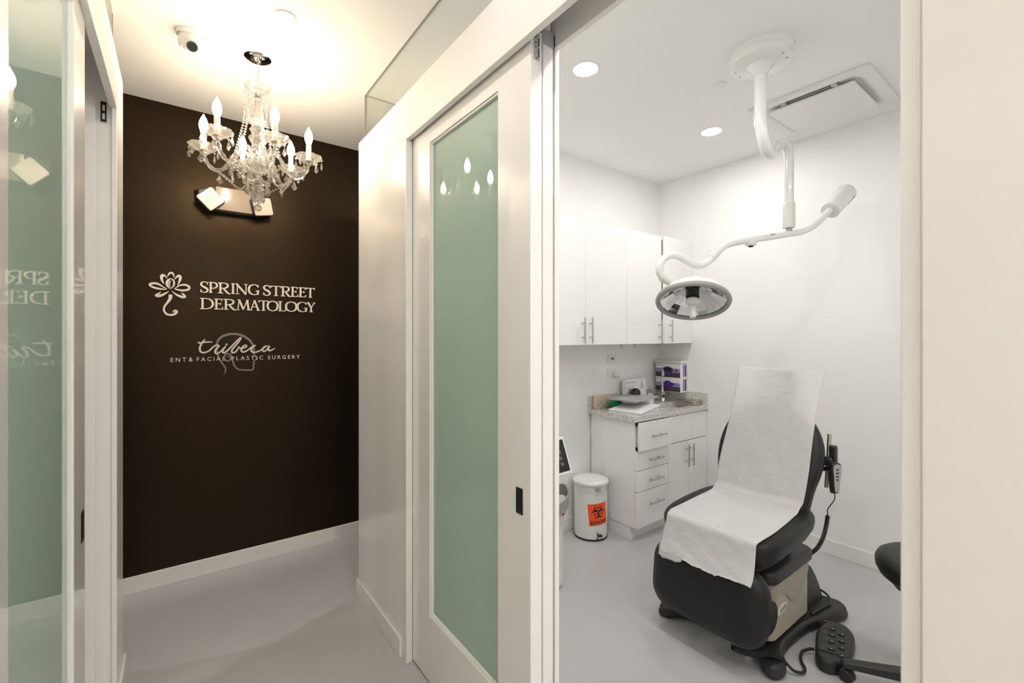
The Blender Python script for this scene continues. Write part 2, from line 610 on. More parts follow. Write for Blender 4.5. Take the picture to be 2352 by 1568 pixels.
def text_bm(body, T, width=None, height=None, depth=0.001, space=1.0, bold=0.0):
    """built-in sans lettering as a bmesh, fitted to width x cap height, lower left corner at the frame's origin"""
    cu = bpy.data.curves.new('lettering', 'FONT')
    cu.body = body
    cu.size = 1.0
    cu.space_character = space
    cu.offset = bold
    cu.resolution_u = 3
    o = bpy.data.objects.new('lettering', cu)
    COL.objects.link(o)
    bpy.context.view_layer.update()
    me = bpy.data.meshes.new_from_object(o.evaluated_get(bpy.context.evaluated_depsgraph_get()))
    bpy.data.objects.remove(o)
    bpy.data.curves.remove(cu)
    xs = [v.co.x for v in me.vertices]
    ys = [v.co.y for v in me.vertices]
    x0, x1, y0, y1 = min(xs), max(xs), min(ys), max(ys)
    sy = (height or 1.0) / (y1 - y0)
    sx = (width / (x1 - x0)) if width else sy
    bm = nb()
    bm.from_mesh(me)
    bpy.data.meshes.remove(me)
    for v in bm.verts:
        v.co = Vector(((v.co.x - x0) * sx, (v.co.y - y0) * sy, 0))
    if depth > 0:
        ret = bmesh.ops.extrude_face_region(bm, geom=bm.faces[:])
        for g in ret['geom']:
            if isinstance(g, bmesh.types.BMVert):
                g.co.z += depth
    tm(bm, bm.verts, T)
    return bm

def wrap(bm, c, r, mode='v', axis=None, ref=None):
    """bend flat artwork (x, y, z = lift) round a cylinder: 'v' upright at c (x runs round), 'a' round any axis (x runs along)"""
    for v in bm.verts:
        x, y, z = v.co
        if mode == 'v':
            a = ref + x / r
            v.co = Vector((c[0] + (r + z) * math.cos(a), c[1] + (r + z) * math.sin(a), c[2] + y))
        else:
            ax = Vector(axis).normalized()
            e1 = Vector(ref)
            e1 = (e1 - ax * e1.dot(ax)).normalized()
            e2 = ax.cross(e1)
            if e2.z < 0:
                e2 = -e2
            a = y / r
            v.co = Vector(c) + ax * x + (e1 * math.cos(a) + e2 * math.sin(a)) * (r + z)
    return bm

# ------------------------------------------------------------------ the setting
CE = 2.896           # ceiling
TOP = 2.61           # top of the partitions, glass above
RX, RB = 0.835, 0.98     # right partition: corridor face, exam room face
LX, LB = -0.196, -0.341  # left partition
XW = 3.58            # exam room right wall
YB = 2.50            # exam room back wall
YD = 3.40            # black wall

struct('floor', bx(nb(), -3.1, 4.3, -3.1, 3.5, -0.05, 0.0), M['floor'], smooth=False)
struct('ceiling', bx(nb(), -3.1, 4.3, -3.1, 3.5, CE, CE + 0.05), M['ceiling'], smooth=False)
struct('wall_back', bx(nb(), -3.0, 4.2, YD, YD + 0.1, 0, CE), M['dark_wall'], smooth=False)
struct('wall_hall_left', bx(nb(), -3.1, -3.0, -3.0, YD, 0, CE), M['wall'], smooth=False)
struct('wall_hall_right', bx(nb(), 4.2, 4.3, -3.0, YD, 0, CE), M['wall'], smooth=False)
struct('wall_front', bx(nb(), -3.0, 4.2, -3.1, -3.0, 0, CE), M['wall'], smooth=False)

# right partition round the sliding door opening
struct('wall_right', bx(nb(), RX, RB, 1.936, 2.60, 0, TOP), M['satin'], bevel=0.002)
struct('wall_right_near', bx(nb(), RX - 0.004, RB, -3.0, 0.157, 0, TOP), M['satin'], bevel=0.002)
b = nb()
bx(b, RX, RX + 0.02, 0.157, 1.936, 2.503, TOP)
bx(b, RX + 0.02, RB, 0.157, 1.936, 2.585, TOP)
bx(b, RB - 0.018, RB, 0.157, 1.936, 2.417, 2.585)
struct('wall_right_header', b, M['satin'], smooth=False)
struct('trim_1', bx(nb(), RX - 0.003, RX + 0.02, 0.160, 1.933, 2.395, 2.500), M['gloss'], bevel=0.001)
struct('trim_2', bx(nb(), RX - 0.003, RX + 0.029, 1.921, 1.936, 0, 2.395), M['trim'], bevel=0.002)
struct('trim_3', bx(nb(), RX, RX + 0.03, 0.1575, 0.1805, 0, 2.395), M['trim'], bevel=0.002)
struct('trim_4', bx(nb(), 0.962, RB, 1.057, 1.12, 0, 2.456), M['trim'], bevel=0.002)

# left partition
struct('wall_left', bx(nb(), LB, LX, 2.335, 2.60, 0, TOP), M['satin'], bevel=0.002)
struct('wall_left_near', bx(nb(), LB, LX, -3.0, 0.50, 0, TOP), M['satin'], bevel=0.002)
b = nb()
bx(b, LX - 0.02, LX, 0.50, 2.335, 2.503, TOP)
bx(b, LB, LX - 0.02, 0.50, 2.335, 2.585, TOP)
bx(b, LB, LB + 0.018, 0.50, 2.335, 2.417, 2.585)
struct('wall_left_header', b, M['satin'], smooth=False)
struct('trim_5', bx(nb(), LX - 0.02, LX + 0.003, 0.502, 2.333, 2.388, 2.500), M['gloss'], bevel=0.001)
b = nb()
bx(b, LB, -0.2555, 2.325, 2.335, 0, 2.417)
bx(b, LX - 0.012, LX + 0.003, 2.322, 2.335, 0, 2.388)
struct('trim_6', b, M['trim'], bevel=0.001)

# exam room and the room behind the left door
b = nb()
bx(b, RB, 2.0, YB, 2.60, 0, TOP)
bx(b, 2.0, XW + 0.1, YB, 2.60, 0, CE)
struct('wall_exam_back', b, M['wall'], smooth=False)
struct('wall_exam_right', bx(nb(), XW, XW + 0.1, -1.5, YB, 0, CE), M['wall'], smooth=False)
struct('wall_exam_front', bx(nb(), RB, XW + 0.1, -1.6, -1.5, 0, CE), M['wall'], smooth=False)
struct('wall_side_room_back', bx(nb(), -2.3, LB, 2.50, 2.60, 0, TOP), M['wall'], smooth=False)
struct('wall_side_room_left', bx(nb(), -2.4, -2.3, -1.5, 2.60, 0, CE), M['wall'], smooth=False)
struct('wall_side_room_front', bx(nb(), -2.4, LB, -1.6, -1.5, 0, CE), M['wall'], smooth=False)

# glass over the partitions
def pane(name, box_, edges):
    o = struct(name, bx(nb(), *box_), M['pane'], smooth=False)
    b = nb()
    for e in edges:
        bx(b, *e)
    obj('pane_edge', b, M['edge'], o, smooth=False)
pane('window_1', (0.868, 0.876, -3.0, 2.59, TOP, CE), [(0.8675, 0.8765, -3.0, 2.5905, CE - 0.003, CE), (0.8672, 0.8768, 2.5865, 2.5908, TOP, CE)])
pane('window_2', (0.8765, 2.0, 2.582, 2.59, TOP, CE), [(0.8765, 2.0, 2.5815, 2.5905, CE - 0.0025, CE)])
pane('window_3', (-0.237, -0.229, -3.0, 2.59, TOP, CE), [(-0.2375, -0.2285, -3.0, 2.5905, CE - 0.003, CE), (-0.2378, -0.2282, 2.5865, 2.5908, TOP, CE)])
pane('window_4', (-1.6, -0.2375, 2.582, 2.59, TOP, CE), [(-1.6, -0.2375, 2.5815, 2.5905, CE - 0.0025, CE)])

# baseboards
def base(name, *boxes):
    b = nb()
    for q in boxes:
        bx(b, *q)
    struct(name, b, M['trim'], bevel=0.003)
BH = 0.10
base('baseboard_back', (-3.0, 4.2, YD - 0.012, YD, 0, BH))
base('baseboard_right', (RX - 0.012, RX, 1.974, 2.612, 0, 0.094), (RX, RB, 2.60, 2.612, 0, 0.094))
base('baseboard_left', (LX, LX + 0.012, 2.36, 2.612, 0, 0.094), (LB, LX, 2.60, 2.612, 0, 0.094))
base('baseboard_exam_back', (RB, 2.655, YB - 0.012, YB, 0, BH))
base('baseboard_exam_right', (XW - 0.012, XW, -1.5, 2.10, 0, BH))

# ------------------------------------------------------------------ sliding doors
def ring(bm, o_, i_, x0, x1):
    """a frame in the YZ plane: outer and inner rectangles (y0, y1, z0, z1)"""
    def rect(q, x):
        return [bm.verts.new((x, y, z)) for y, z in ((q[0], q[2]), (q[1], q[2]), (q[1], q[3]), (q[0], q[3]))]
    oa, ob, ia, ib = rect(o_, x0), rect(o_, x1), rect(i_, x0), rect(i_, x1)
    for k in range(4):
        j = (k + 1) % 4
        bm.faces.new((oa[k], oa[j], ia[j], ia[k]))
        bm.faces.new((ob[j], ob[k], ib[k], ib[j]))
        bm.faces.new((oa[j], oa[k], ob[k], ob[j]))
        bm.faces.new((ia[k], ia[j], ib[j], ib[k]))
    return bm

def sliding_door(name, xa, xb, y0, y1, wy0, wy1, wz0, wz1, ztop, side, deep=0.021):
    """xa is the face towards the corridor"""
    root = bpy.data.objects.new(name, None)
    COL.objects.link(root)
    loc = Vector(((xa + xb) / 2, (y0 + y1) / 2, 0.008))
    root.location = loc
    WL[root] = loc
    root['kind'] = 'structure'
    lo, hi = min(xa, xb), max(xa, xb)
    f = obj('door_frame', ring(nb(), (y0, y1, 0.008, ztop), (wy0, wy1, wz0, wz1), lo, hi), M['gloss'], root, bevel=0.0025)
    g = 0.016
    b = nb()
    # bead holding the glass, on both faces
    for x in (xa + side * 0.006, xb - side * 0.006):
        s = 1 if x < (xa + xb) / 2 else -1
        ring(b, (wy0, wy1, wz0, wz1), (wy0 + 0.007, wy1 - 0.007, wz0 + 0.007, wz1 - 0.007), min(x, x + s * 0.012), max(x, x + s * 0.012))
    obj('glazing_bead', b, M['trim'], root, bevel=0.002)
    xm = xa + side * deep
    obj('glass_panel', bx(nb(), xm - 0.003, xm + 0.003, wy0 + 0.001, wy1 - 0.001, wz0 + 0.001, wz1 - 0.001), M['frost'], root, smooth=False)
    return root

def flush_pull(root, x, s, y0, y1, z0, z1):
    """s: direction the face looks along X"""
    T = fr((x, (y0 + y1) / 2, (z0 + z1) / 2), (0, -s, 0), (0, 0, 1), (s, 0, 0))
    w, h = (y1 - y0) / 2, (z1 - z0) / 2
    p = obj('flush_pull', prism(nb(), rrect(-w, w, -h, h, 0.002), 0.0018, T), M['bronze'], root)
    obj('pull_recess', prism(nb(), rrect(-w * 0.52, w * 0.45, -h * 0.84, h * 0.84, w * 0.4), 0.0004, T, z0=0.0018), M['black_void'], p)

d1 = sliding_door('door_1', 0.864, 0.910, 1.061, 1.9205, 1.237, 1.7465, 0.297, 2.328, 2.444, 1)
flush_pull(d1, 0.864, -1, 1.0995, 1.133, 0.936, 1.018)
b = nb()
bx(b, 0.876, 0.898, 1.0588, 1.0612, 2.352, 2.436)
pl = obj('edge_plate', b, M['zinc'], d1, smooth=False)
b = nb()
for x, z, r in ((0.883, 2.421, 0.0028), (0.883, 2.403, 0.0028), (0.883, 2.390, 0.0022), (0.890, 2.388, 0.0012), (0.883, 2.370, 0.0012), (0.887, 2.428, 0.0022), (0.887, 2.358, 0.0022)):
    cyl(b, (x, 1.0585, z), (0, -1, 0), r, 0.0004, 10)
bx(b, 0.893, 0.897, 1.058, 1.0588, 2.395, 2.420)
bx(b, 0.893, 0.897, 1.058, 1.0588, 2.362, 2.388)
obj('screw_hole', b, M['black_void'], pl)
d2 = sliding_door('door_2', 0.915, 0.958, 1.062, 1.935, 1.238, 1.7465, 0.297, 2.328, 2.456, 1)
obj('edge_plate', bx(nb(), 0.9165, 0.9575, 1.0595, 1.062, 2.412, 2.462), M['zinc'], d2, smooth=False)
obj('hanger', bx(nb(), 0.9215, 0.947, 1.063, 1.10, 2.456, 2.56), M['trim'], d2, bevel=0.001)

d3 = sliding_door('door_3', -0.212, -0.258, 0.86, 1.733, 1.026, 1.568, 0.297, 2.345, 2.444, -1, 0.014)
flush_pull(d3, -0.212, 1, 1.668, 1.706, 0.936, 1.018)
b = nb()
bx(b, -0.2404, -0.2228, 2.3228, 2.3252, 2.325, 2.402)
sp = struct('trim_7', b, M['bronze'], smooth=False)
b = nb()
for z in (2.345, 2.378):
    bx(b, -0.235, -0.228, 2.3222, 2.3229, z - 0.011, z + 0.011)
obj('latch_slot', b, M['lgrey'], sp, smooth=False)

# ------------------------------------------------------------------ round downlights
def downlight(x, y, label, group, glow, r=0.058):
    t = thing('ceiling_downlight', (x, y, CE), label, 'ceiling light', group)
    T = Matrix.Translation((x, y, CE))
    b = nb()
    lathe(b, [(r, -0.001), (r + 0.010, -0.004), (r + 0.016, -0.003), (r + 0.017, 0.0), (r, 0.0), (r, -0.001)], 40, T)
    obj('trim_ring', b, M['white'], t)
    obj('lens', lathe(nb(), [(0, -0.0025), (r, -0.0025), (r, -0.0005), (0, -0.0005)], 40, T), glow, t)
    return t
downlight(1.711, 1.645, 'round white recessed downlight nearer the sliding door of the exam room', 'exam room downlights', M['down'])
downlight(2.925, 1.632, 'round white recessed downlight above the upper cabinets and surgical lamp', 'exam room downlights', M['down'])
for x, y in ((1.32, 0.85), (1.32, -0.05), (1.32, -0.95), (2.30, -0.75)):  # unseen lamps, placed to brighten the cabinet side and the chair
    downlight(x, y, 'unseen round downlight placed as fill in the front half of the exam room', 'exam room downlights', M['down'])
for x, y, g in ((0.32, 0.92, 'fill_near'), (0.32, -1.7, 'fill_hall'), (0.32, -2.65, 'fill_hall')):  # unseen fill lamps, added to brighten the corridor walls, door and header
    downlight(x, y, 'added unseen fill downlight in the corridor, out of frame', 'corridor fill lights', M[g])
for x, y in ((2.1, 3.0), (-1.6, 3.0)):  # unseen fill lamps, added to light the hall floor by the black wall
    downlight(x, y, 'added unseen fill downlight in the cross hall beside the black wall', 'cross hall fill lights', M['fill_cross'])
for x, y in ((-1.3, 0.0), (-1.3, 1.5)):  # unseen fill lamps, added to light the left frosted glass from behind
    downlight(x, y, 'added unseen fill downlight in the room behind the left sliding door', 'side room fill lights', M['fill_near'])

# flush ceiling discs
def disc(x, y, r, label):
    T = Matrix.Translation((x, y, CE))
    o = obj('ceiling_sensor_cover', lathe(nb(), [(0, -0.006), (r * 0.93, -0.006), (r, -0.003), (r, 0), (0, 0)], 40, T), M['white'])
    return tag(o, label, 'sensor')
disc(0.376, 2.159, 0.043, 'flat white round cover on the corridor ceiling in front of the chandelier')
disc(2.415, 1.296, 0.034, 'flat white round cover on the exam room ceiling beside the lamp mount')

# security camera
cx, cy = 0.043, 2.545
t = thing('security_camera', (cx, cy, CE), 'small white turret security camera on the corridor ceiling', 'camera')
T = Matrix.Translation((cx, cy, CE))
b = lathe(nb(), [(0, -0.022), (0.045, -0.022), (0.053, -0.016), (0.056, 0), (0, 0)], 40, T)
obj('mount_base', b, M['lamp_white'], t)
b = lathe(nb(), [(0.044, -0.022), (0.046, -0.03), (0.047, -0.045), (0.044, -0.062), (0.036, -0.074), (0, -0.08)], 36, T)
obj('housing', b, M['lamp_white'], t)
bc = Vector((cx + 0.006, cy - 0.012, CE - 0.062))
dv = (Vector((0.1, 0.55, EYE + 0.15)) - bc).normalized()
ball = obj('eyeball', sph(nb(), bc, 0.036, 28, 16), M['lamp_white'], t)
b = lathe(nb(), [(0.0205, 0.029), (0.0235, 0.030), (0.0235, 0.0385), (0.0205, 0.039), (0.0205, 0.03)], 32, along(bc, dv))
obj('lens_ring', b, M['grey'], ball)
b = lathe(nb(), [(0, 0.0385), (0.008, 0.0385), (0.0095, 0.037), (0.02, 0.0375), (0.0205, 0.033), (0, 0.033)], 32, along(bc, dv))
obj('lens', b, M['screen'], ball)
for a in (90, 210, 330):
    obj('screw', cyl(nb(), (cx + 0.05 * math.cos(R(a)), cy + 0.05 * math.sin(R(a)), CE - 0.0205), (0, 0, -1), 0.003, 0.002, 10), M['grey'], t)

# ------------------------------------------------------------------ crystal chandelier
HX, HY = 0.319, 2.561
FW = Vector((math.sin(YAW), math.cos(YAW)))
RT = Vector((math.cos(YAW), -math.sin(YAW)))
ch = thing('chandelier', (HX, HY, CE), 'six-armed crystal chandelier with lit candle bulbs hanging in the corridor', 'chandelier')
T0 = Matrix.Translation((HX, HY, 0))
obj('canopy', lathe(nb(), [(0, 2.868), (0.013, 2.868), (0.016, 2.872), (0.035, 2.876), (0.052, 2.883), (0.0605, 2.890), (0.0615, 2.896), (0, 2.896)], 48, T0), M['chrome'], ch)
b = nb()
obj_k = 0
z = 2.866
while z > 2.775:
    a = (obj_k % 2) * PI / 2 + 0.5
    pts = [(HX + 0.0065 * math.cos(s) * math.cos(a), HY + 0.0065 * math.cos(s) * math.sin(a), z - 0.011 + 0.013 * math.sin(s)) for s in [2 * PI * k / 12 for k in range(12)]]
    tube(b, pts, 0.0017, 6, closed=True)
    z -= 0.019
    obj_k += 1
cyl(b, (HX + 0.006, HY, 2.775), (0, 0, 1), 0.0016, 0.095, 6)
obj('chain', b, M['chrome'], ch)
obj('top_dish', lathe(nb(), [(0.012, 2.716), (0.03, 2.716), (0.045, 2.724), (0.054, 2.738), (0.057, 2.752), (0.0545, 2.752), (0.050, 2.738), (0.042, 2.728), (0.012, 2.722)], 32, T0, 8, 0.03), M['crystal'], ch)
obj('collar', lathe(nb(), [(0, 2.70), (0.018, 2.70), (0.020, 2.708), (0.016, 2.716), (0.008, 2.722), (0.006, 2.775), (0, 2.778)], 24, T0), M['chrome'], ch)
obj('column', lathe(nb(), [(0, 2.70), (0.014, 2.70), (0.018, 2.69), (0.013, 2.68), (0.016, 2.665), (0.022, 2.65), (0.034, 2.62), (0.042, 2.592), (0.041, 2.572), (0.032, 2.555), (0.024, 2.546), (0.030, 2.538), (0.036, 2.528), (0.030, 2.516), (0.026, 2.506), (0.036, 2.496), (0.041, 2.482), (0.034, 2.470), (0.026, 2.456), (0.030, 2.43), (0.036, 2.41), (0.036, 2.385), (0, 2.385)], 20, T0, 10, 0.035), M['crystal'], ch)
obj('hub', lathe(nb(), [(0, 2.40), (0.034, 2.40), (0.040, 2.393), (0.040, 2.372), (0.034, 2.362), (0, 2.362)], 28, T0), M['chrome'], ch)
obj('bowl', lathe(nb(), [(0.01, 2.325), (0.04, 2.327), (0.068, 2.336), (0.086, 2.356), (0.082, 2.358), (0.064, 2.341), (0.038, 2.333), (0.01, 2.332)], 36, T0, 12, 0.02), M['crystal'], ch)
obj('lower_stem', lathe(nb(), [(0, 2.362), (0.012, 2.362), (0.016, 2.345), (0.024, 2.32), (0.016, 2.30), (0.012, 2.285), (0.03, 2.272), (0.050, 2.272), (0.052, 2.266), (0.03, 2.264), (0.012, 2.25), (0.016, 2.232), (0.026, 2.222), (0.012, 2.212), (0.006, 2.19), (0.003, 2.158), (0, 2.158)], 24, T0, 8, 0.02), M['crystal'], ch)
obj('ball', sph(nb(), (HX, HY, 2.140), 0.0185, 18, 12), M['crystal'], ch, angle=5)

def pend_bm(p, size, turn):
    """kite-cut drop hanging from a bead at p"""
    b = nb()
    bead(b, (p[0], p[1], p[2] - 0.006), 0.0062)
    c, s = math.cos(turn), math.sin(turn)
    def q(u, v, w):
        return b.verts.new((p[0] + u * c - v * s, p[1] + u * s + v * c, p[2] - 0.011 - w))
    L, W, D = size, size * 0.34, size * 0.13
    t_, l, r_, bt = q(0, 0, 0), q(-W, 0, L * 0.66), q(W, 0, L * 0.66), q(0, 0, L)
    f1, f2, g1, g2 = q(0, D, L * 0.60), q(0, -D, L * 0.60), q(0, D * 0.7, L * 0.82), q(0, -D * 0.7, L * 0.82)
    for f in ((t_, l, f1), (t_, f1, r_), (l, g1, f1), (f1, g1, r_), (l, bt, g1), (g1, bt, r_), (t_, f2, l), (t_, r_, f2), (l, f2, g2), (f2, r_, g2), (l, g2, bt), (g2, r_, bt)):
        b.faces.new(f)
    return b
def pend(p, size, turn, parent):
    return obj('pendant', pend_bm(p, size, turn), M['crystal'], parent, smooth=False)

ARM = [(0.034, 2.382), (0.050, 2.412), (0.072, 2.424), (0.096, 2.405), (0.118, 2.365), (0.142, 2.328), (0.170, 2.310), (0.200, 2.318), (0.222, 2.345), (0.232, 2.375), (0.235, 2.394)]
phase = R(17)
dirs = []
for k in range(6):
    a = phase + k * PI / 3
    dv = RT * math.cos(a) + FW * math.sin(a)
    dirs.append(dv)
    def on(r, z, d=dv):
        return (HX + d.x * r, HY + d.y * r, z)
    b = nb()
    pts = cat([on(r, z) for r, z in ARM], 5)
    tube(b, pts, [0.0098 + 0.0016 * math.sin(i * 1.1) for i in range(len(pts))], 8)
    cyl(b, on(0.235, 2.380), (0, 0, 1), 0.012, 0.020, 10, 0.02)
    obj('arm', b, M['crystal'], ch)
    px_, py_, _ = on(0.235, 0)
    TP = Matrix.Translation((px_, py_, 2.400))
    pan = obj('drip_pan', lathe(nb(), [(0.010, -0.002), (0.028, 0.0), (0.048, 0.007), (0.060, 0.018), (0.064, 0.026), (0.0615, 0.027), (0.056, 0.020), (0.046, 0.011), (0.028, 0.005), (0.010, 0.004)], 40, TP, 8, 0.045), M['crystal'], ch)
    for j in range(6):
        t_ = a + j * PI / 3 + 0.4
        pend((px_ + 0.061 * math.cos(t_), py_ + 0.061 * math.sin(t_), 2.416), 0.048, t_ + PI / 2 + random.uniform(-0.4, 0.4), pan)
    can = obj('candle', lathe(nb(), [(0, 0.002), (0.016, 0.002), (0.017, 0.008), (0.0125, 0.012), (0.0125, 0.082), (0.010, 0.084), (0, 0.084)], 20, TP), M['wax'], ch)
    obj('bulb', lathe(nb(), [(0, 0.083), (0.0085, 0.084), (0.012, 0.092), (0.0175, 0.108), (0.0195, 0.122), (0.0175, 0.138), (0.0115, 0.155), (0.005, 0.168), (0.0018, 0.176), (0, 0.177)], 20, TP), M['bulb'], can)
    pend(on(0.166, 2.302), 0.05, a, ch)
for k in range(6):
    d, e = dirs[k], dirs[(k + 1) % 6]
    # bead strand from the top dish out to the crest of an arm
    b = nb()
    n = 24
    for i in range(n):
        t_ = i / (n - 1)
        r = 0.056 + (0.098 - 0.056) * t_
        z = 2.745 + (2.418 - 2.745) * t_
        r -= 0.016 * math.sin(PI * t_)
        bead(b, (HX + d.x * r, HY + d.y * r, z), 0.0060)
    obj('bead_strand', b, M['crystal'], ch, smooth=False)
    # swag between two arms
    b = nb()
    p = Vector((HX + d.x * 0.165, HY + d.y * 0.165, 2.300))
    q = Vector((HX + e.x * 0.165, HY + e.y * 0.165, 2.300))
    n = 17
    for i in range(n):
        t_ = i / (n - 1)
        w = p.lerp(q, t_)
        w.z -= 0.055 * math.sin(PI * t_)
        m_ = Vector((HX, HY, w.z))
        w = w.lerp(m_, 0.22 * math.sin(PI * t_))
        bead(b, w, 0.0062)
    obj('bead_strand', b, M['crystal'], ch, smooth=False)
for n, r, z, s in ((12, 0.083, 2.345, 0.052), (10, 0.051, 2.266, 0.052), (7, 0.027, 2.222, 0.046)):
    for i in range(n):
        a = 2 * PI * i / n + r * 9
        pend((HX + r * math.cos(a), HY + r * math.sin(a), z), s, a + PI / 2 + random.uniform(-0.3, 0.3), ch)

# ------------------------------------------------------------------ emergency light on the black wall
t = thing('emergency_light', (0.29, YD, 2.27), 'black emergency light box with two square white lamp heads on the black wall', 'emergency light')
TE = fr((0, YD, 0), (1, 0, 0), (0, 0, 1), (0, -1, 0))
hex_ = [(0.075, 2.36), (0.15, 2.268), (0.455, 2.268), (0.50, 2.30), (0.50, 2.40), (0.46, 2.435), (0.15, 2.435), (0.075, 2.40)]
obj('housing', prism(nb(), hex_, 0.055, TE, taper=0.90), M['black'], t, bevel=0.004)
obj('front_panel', prism(nb(), rrect(0.185, 0.395, 2.285, 2.43, 0.004), 0.022, TE, z0=0.050), M['warm_panel'], t, bevel=0.003)
obj('indicator', cyl(nb(), (0.375, YD - 0.072, 2.298), (0, -1, 0), 0.0035, 0.002, 12), M['lens'], t)
def em_head(x, z, rot, name='lamp_head'):
    T = fr((x, YD - 0.055, z), (math.cos(rot), 0.12, math.sin(rot)), (-math.sin(rot), -0.1, math.cos(rot)))
    if (T.to_3x3() @ Vector((0, 0, 1))).y > 0:
        T = T @ Matrix.Rotation(PI, 4, 'X')
    h = obj(name, prism(nb(), rrect(-0.058, 0.058, -0.058, 0.058, 0.014), 0.05, T, z0=0.0, taper=1.0), M['black'], t, bevel=0.005)
    obj('lens', prism(nb(), rrect(-0.0555, 0.0555, -0.0555, 0.0555, 0.013), 0.010, T, z0=0.048, taper=0.97), M['lens'], h, bevel=0.003)
em_head(0.150, 2.335, R(45))
em_head(0.432, 2.338, R(12))

# ------------------------------------------------------------------ lettering and emblems on the black wall
# sign plane: x along the wall, y up, z out of the wall
TS = fr((0, YD, 0), (1, 0, 0), (0, 0, 1), (0, -1, 0))
import base64
def wall_xy(u, v):
    """a point traced on the wall, in metres along it and above the floor"""
    a, b_ = (u - 1176.0) / 1025.0, -(v - 770.0) / 1025.0
    s, c = math.sin(YAW), math.cos(YAW)
    t_ = YD / (c - a * s)
    return ((s + a * c) * t_, EYE + b_ * t_)
def tr_(pts):
    return [wall_xy(300 + x / 4.3556, 560 + y / 4.3556) for x, y in pts]

sg = thing('wall_sign', (0.32, YD, 1.62), 'raised cream lotus emblem and lettering SPRING STREET DERMATOLOGY on the black wall', 'sign')
q = 0.00068   # metres per traced unit
LOTUS = [
    ([(368, 330), (386, 300), (408, 291), (426, 303), (437, 336)], [4, 13, 17, 13, 5]),
    ([(334, 403), (314, 362), (311, 328), (325, 313), (346, 324), (366, 348)], [4, 17, 22, 19, 12, 3]),
    ([(470, 415), (491, 370), (497, 334), (482, 320), (460, 333), (440, 356)], [4, 17, 22, 19, 12, 3]),
    ([(392, 450), (367, 415), (366, 385), (380, 362), (404, 347)], [3, 17, 20, 16, 4]),
    ([(404, 347), (426, 362), (436, 392), (426, 425), (400, 452)], [4, 12, 14, 11, 3]),
    ([(398, 440), (389, 412), (393, 386), (406, 369)], [3, 9, 9, 3]),
    ([(366, 453), (325, 431), (270, 400), (218, 396), (193, 408), (214, 429), (270, 447), (330, 455), (366, 453)], [3, 10, 17, 17, 16, 17, 16, 10, 3]),
    ([(438, 450), (490, 418), (545, 411), (586, 432), (572, 459), (515, 467), (460, 457), (438, 450)], [3, 11, 17, 17, 17, 16, 10, 3]),
    ([(384, 472), (340, 500), (290, 521), (256, 518), (272, 503), (304, 480)], [3, 15, 22, 17, 14, 4]),
    ([(412, 472), (458, 508), (512, 531), (545, 530), (530, 508), (508, 490)], [3, 15, 22, 17, 14, 4]),
    ([(399, 508), (396, 545), (370, 585), (339, 628), (335, 668), (362, 702), (404, 711), (444, 699), (459, 676), (440, 668), (418, 684)], [28, 24, 17, 14, 15, 16, 17, 20, 22, 14, 3]),
]
b = nb()
for pts, ws in LOTUS:
    ribbon(b, tr_(pts), [w * q for w in ws], 0.014, TS, 5)
obj('lotus_emblem', b, M['sign'], sg, angle=50)

